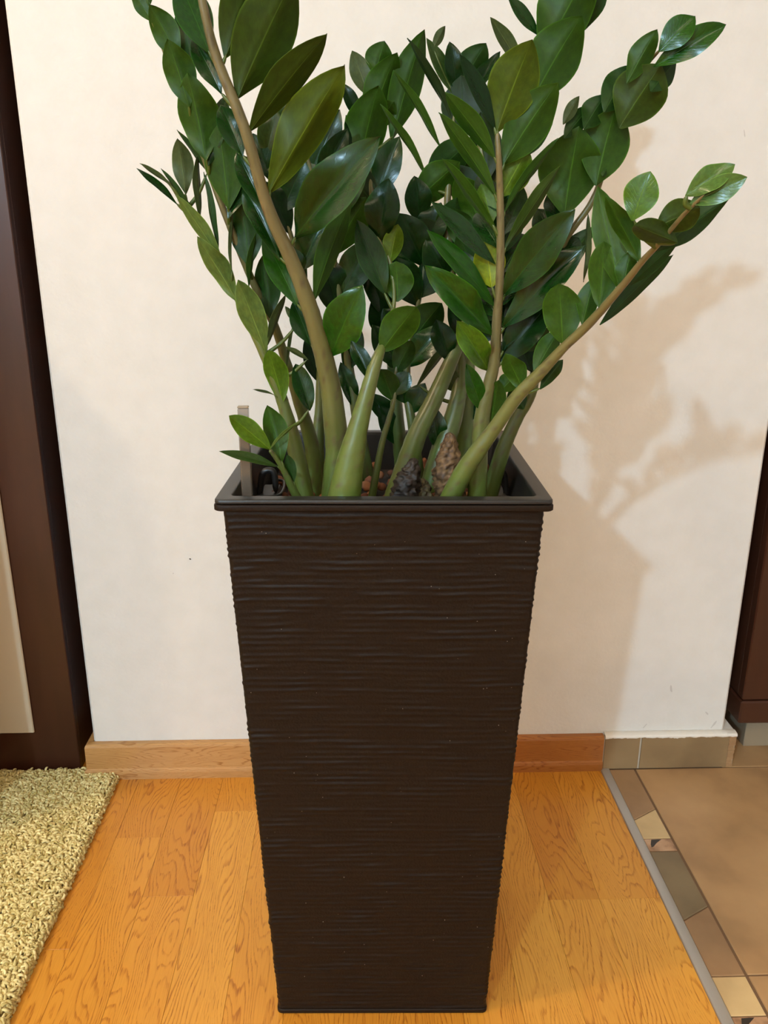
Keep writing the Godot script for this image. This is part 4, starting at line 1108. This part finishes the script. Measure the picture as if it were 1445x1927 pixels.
	["K", -0.0245, 0.8117, 0.2600, 0.0362, 0.0568, 0.0071, -0.17, 0.23, -0.96, 0.0389, "M", 0],
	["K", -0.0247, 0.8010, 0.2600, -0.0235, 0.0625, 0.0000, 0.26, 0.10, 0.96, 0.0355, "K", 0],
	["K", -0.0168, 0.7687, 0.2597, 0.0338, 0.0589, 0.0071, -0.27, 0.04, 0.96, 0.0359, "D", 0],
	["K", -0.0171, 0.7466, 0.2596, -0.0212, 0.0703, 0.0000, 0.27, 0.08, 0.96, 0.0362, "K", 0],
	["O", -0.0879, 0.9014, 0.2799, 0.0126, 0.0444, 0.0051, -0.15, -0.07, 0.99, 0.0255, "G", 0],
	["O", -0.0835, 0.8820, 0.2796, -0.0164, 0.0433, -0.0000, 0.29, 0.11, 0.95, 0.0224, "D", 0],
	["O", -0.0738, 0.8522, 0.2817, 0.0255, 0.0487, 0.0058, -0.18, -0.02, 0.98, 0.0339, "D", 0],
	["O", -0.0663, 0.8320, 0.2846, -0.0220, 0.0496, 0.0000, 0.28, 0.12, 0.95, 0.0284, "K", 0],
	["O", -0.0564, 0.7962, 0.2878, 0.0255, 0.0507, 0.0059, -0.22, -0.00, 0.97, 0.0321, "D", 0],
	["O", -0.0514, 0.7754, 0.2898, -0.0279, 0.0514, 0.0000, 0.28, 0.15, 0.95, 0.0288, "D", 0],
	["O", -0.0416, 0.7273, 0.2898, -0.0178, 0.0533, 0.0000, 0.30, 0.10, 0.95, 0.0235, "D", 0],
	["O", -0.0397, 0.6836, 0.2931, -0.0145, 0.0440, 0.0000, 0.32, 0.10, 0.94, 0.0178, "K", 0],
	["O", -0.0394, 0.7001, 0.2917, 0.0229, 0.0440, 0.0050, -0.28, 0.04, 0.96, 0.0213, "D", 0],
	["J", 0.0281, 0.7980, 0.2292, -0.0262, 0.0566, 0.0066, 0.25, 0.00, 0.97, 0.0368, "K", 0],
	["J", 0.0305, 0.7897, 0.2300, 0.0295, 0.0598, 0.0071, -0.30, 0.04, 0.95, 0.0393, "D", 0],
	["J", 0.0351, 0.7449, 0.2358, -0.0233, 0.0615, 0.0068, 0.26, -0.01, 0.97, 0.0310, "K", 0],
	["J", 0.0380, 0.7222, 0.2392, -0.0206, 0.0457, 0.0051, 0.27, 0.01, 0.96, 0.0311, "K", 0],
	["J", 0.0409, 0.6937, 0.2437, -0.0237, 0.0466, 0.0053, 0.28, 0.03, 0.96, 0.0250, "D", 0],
	["N", 0.0653, 0.8428, 0.2800, -0.0064, 0.0445, 0.0049, 0.18, -0.08, 0.98, 0.0286, "K", 0],
	["N", 0.0695, 0.8172, 0.2800, 0.0164, 0.0456, 0.0052, -0.33, 0.01, 0.94, 0.0323, "K", 0],
	["N", 0.0698, 0.8015, 0.2799, -0.0265, 0.0510, 0.0060, 0.21, -0.01, 0.98, 0.0371, "K", 0],
	["N", 0.0665, 0.7698, 0.2800, 0.0286, 0.0474, 0.0058, -0.34, 0.09, 0.94, 0.0352, "K", 0],
	["N", 0.0638, 0.7617, 0.2805, -0.0256, 0.0501, 0.0058, 0.23, 0.01, 0.97, 0.0353, "K", 0],
	["N", 0.0590, 0.7268, 0.2850, 0.0294, 0.0390, 0.0101, 0.01, 0.24, -0.97, 0.0343, "D", 0],
	["N", 0.0557, 0.7213, 0.2854, -0.0282, 0.0383, 0.0048, 0.27, 0.07, 0.96, 0.0296, "K", 0],
	["N", 0.0547, 0.6994, 0.2876, 0.0377, 0.0445, 0.0060, -0.35, 0.17, 0.92, 0.0298, "D", 0],
	["N", 0.0536, 0.6939, 0.2884, -0.0263, 0.0340, 0.0085, 0.34, 0.03, 0.94, 0.0262, "D", 1],
	["N", 0.0473, 0.7137, 0.2865, 0.0305, 0.0042, 0.0031, -0.17, 0.66, 0.73, 0.0082, "G", 2],
	["N", 0.0535, 0.6611, 0.2953, -0.0207, 0.0399, 0.0044, 0.29, 0.04, 0.96, 0.0240, "D", 0],
	["N", 0.0546, 0.6502, 0.2981, 0.0172, 0.0344, 0.0038, -0.38, 0.09, 0.92, 0.0240, "D", 0],
	["M", 0.0341, 0.6823, 0.4004, -0.0121, 0.0309, 0.0065, 0.14, 0.26, -0.96, 0.0220, "D", 1],
	["M", 0.0368, 0.7079, 0.3900, 0.0143, 0.0296, 0.0033, -0.09, 0.15, -0.98, 0.0210, "D", 1],
	["M", 0.0351, 0.6885, 0.3989, 0.0135, 0.0210, 0.0025, -0.36, 0.12, 0.92, 0.0189, "D", 1],
	["Q", 0.0618, 0.6833, 0.3181, 0.0401, 0.0510, 0.0000, -0.53, 0.42, -0.73, 0.0137, "G", 2],
	["Q", 0.0846, 0.6183, 0.3350, -0.0087, 0.0498, 0.0000, 0.19, 0.03, 0.98, 0.0210, "D", 0],
	["P", 0.0928, 0.7106, 0.3335, -0.0143, 0.0415, 0.0000, 0.17, 0.06, 0.98, 0.0248, "K", 0],
	["Q", 0.1048, 0.6761, 0.3181, -0.0183, 0.0273, 0.0000, 0.22, 0.14, -0.97, 0.0209, "G", 0],
	["I", 0.1172, 0.6389, 0.3000, 0.0136, 0.0453, 0.0000, -0.41, 0.12, 0.91, 0.0205, "D", 0],
	["J", 0.0484, 0.6046, 0.2504, -0.0244, 0.0497, 0.0054, 0.31, 0.05, 0.95, 0.0256, "K", 0],
	["J", 0.0458, 0.6292, 0.2507, -0.0347, 0.0369, 0.0050, 0.32, 0.17, 0.93, 0.0229, "K", 0],
	["K", -0.0019, 0.6501, 0.2654, -0.0157, 0.0521, 0.0000, 0.29, 0.09, 0.95, 0.0186, "D", 0],
	["K", -0.0092, 0.6790, 0.2631, 0.0079, 0.0456, 0.0000, -0.56, 0.10, -0.82, 0.0099, "G", 2],
	["K", 0.0005, 0.6559, 0.2650, -0.0182, 0.0349, 0.0000, 0.45, 0.24, -0.86, 0.0085, "D", 2],
	["K", -0.0120, 0.6904, 0.2622, 0.0176, 0.0453, 0.0000, -0.26, 0.10, 0.96, 0.0245, "K", 0],
	["P", 0.1230, 0.7918, 0.3063, -0.0226, 0.0403, 0.0000, 0.31, 0.17, -0.93, 0.0283, "D", 0],
	["P", 0.1200, 0.7715, 0.3137, -0.0148, 0.0456, 0.0000, 0.12, 0.04, 0.99, 0.0226, "D", 0],
	["I", 0.1210, 0.7492, 0.2927, -0.0173, 0.0424, 0.0047, 0.28, 0.22, -0.93, 0.0257, "D", 0],
	["I", 0.1157, 0.7226, 0.2982, -0.0213, 0.0483, 0.0053, 0.19, -0.02, 0.98, 0.0234, "K", 0],
	["I", 0.1282, 0.8173, 0.2825, 0.0280, 0.0409, 0.0000, -0.11, 0.07, -0.99, 0.0346, "D", 0],
	["I", 0.1258, 0.7913, 0.2867, 0.0390, 0.0415, 0.0000, -0.27, 0.25, 0.93, 0.0347, "K", 0],
	["I", 0.1226, 0.7545, 0.2918, 0.0349, 0.0423, 0.0000, -0.30, 0.25, 0.92, 0.0350, "K", 0],
	["I", 0.1274, 0.8533, 0.2783, -0.0310, 0.0446, 0.0000, 0.32, 0.22, -0.92, 0.0343, "K", 0],
	["H", 0.1735, 0.7757, 0.3963, -0.0245, 0.0412, -0.0099, -0.03, 0.21, 0.98, 0.0281, "K", 0],
	["H", 0.1643, 0.7077, 0.3897, -0.0205, 0.0431, -0.0098, 0.02, 0.23, 0.97, 0.0256, "K", 0],
	["H", 0.1591, 0.6721, 0.3877, -0.0133, 0.0200, -0.0024, 0.31, 0.10, -0.94, 0.0205, "D", 0],
	["E", 0.0133, 0.7073, 0.4517, -0.0180, 0.0348, -0.0123, 0.13, 0.39, 0.91, 0.0145, "K", 0],
	["H", 0.1706, 0.7519, 0.3942, -0.0198, 0.0368, -0.0224, -0.15, 0.45, 0.88, 0.0273, "K", 0],
	["H", 0.1751, 0.7850, 0.3972, -0.0143, 0.0459, -0.0254, -0.11, 0.45, 0.88, 0.0268, "K", 0],
	["H", 0.1767, 0.7942, 0.3980, 0.0246, 0.0367, -0.0219, -0.17, 0.59, 0.79, 0.0267, "K", 0],
	["H", 0.1805, 0.8124, 0.4009, -0.0174, 0.0409, -0.0234, -0.17, 0.44, 0.88, 0.0264, "K", 0],
	["H", 0.1832, 0.8236, 0.4026, -0.0068, 0.0476, -0.0250, -0.08, 0.45, 0.89, 0.0262, "K", 0],
	["H", 0.1639, 0.7127, 0.3902, -0.0177, 0.0419, -0.0245, -0.09, 0.47, 0.88, 0.0279, "K", 0],
	["H", 0.1682, 0.7325, 0.3926, -0.0160, 0.0417, -0.0240, -0.10, 0.47, 0.88, 0.0276, "K", 0],
	["I", 0.1235, 0.7703, 0.2892, 0.0311, 0.0472, -0.0174, -0.18, 0.44, 0.88, 0.0302, "K", 0],
	["I", 0.1284, 0.8018, 0.2850, 0.0338, 0.0418, -0.0164, -0.12, 0.44, 0.89, 0.0300, "K", 0],
	["I", 0.1332, 0.8380, 0.2800, 0.0364, 0.0417, -0.0167, -0.08, 0.43, 0.90, 0.0298, "K", 0],
	["I", 0.1409, 0.8636, 0.2756, 0.0306, 0.0416, -0.0157, -0.12, 0.43, 0.90, 0.0297, "K", 0],
	["I", 0.1483, 0.8939, 0.2714, 0.0305, 0.0465, -0.0170, -0.14, 0.42, 0.90, 0.0295, "K", 0],
	["I", 0.1210, 0.7492, 0.2927, 0.0372, 0.0207, -0.0126, 0.04, 0.46, 0.89, 0.0303, "K", 0],
	["I", 0.1185, 0.7279, 0.2965, 0.0315, 0.0207, -0.0113, -0.00, 0.48, 0.88, 0.0304, "K", 0],
	["I", 0.1358, 0.8431, 0.2792, -0.0212, 0.0464, -0.0160, -0.04, 0.31, 0.95, 0.0298, "K", 0],
	["F", 0.1187, 0.8248, 0.4492, 0.0251, 0.0351, -0.0362, -0.00, 0.72, 0.70, 0.0204, "D", 0],
	["F", 0.1212, 0.7953, 0.4450, 0.0276, 0.0348, -0.0377, 0.01, 0.73, 0.68, 0.0208, "D", 0],
	["F", 0.1217, 0.7690, 0.4413, 0.0271, 0.0343, -0.0379, -0.01, 0.74, 0.67, 0.0212, "D", 0],
	["F", 0.1211, 0.7510, 0.4387, 0.0234, 0.0252, -0.0300, 0.04, 0.75, 0.66, 0.0214, "D", 0],
	["F", 0.1204, 0.7185, 0.4344, 0.0212, 0.0204, -0.0262, 0.06, 0.76, 0.64, 0.0218, "D", 0],
	["F", 0.1172, 0.8453, 0.4521, -0.0140, 0.0306, -0.0314, -0.26, 0.63, 0.73, 0.0202, "D", 0],
	["F", 0.1193, 0.8165, 0.4479, -0.0164, 0.0304, -0.0330, -0.28, 0.63, 0.72, 0.0205, "D", 0],
	["F", 0.1214, 0.7601, 0.4400, -0.0133, 0.0253, -0.0288, -0.23, 0.67, 0.70, 0.0213, "D", 0],
]
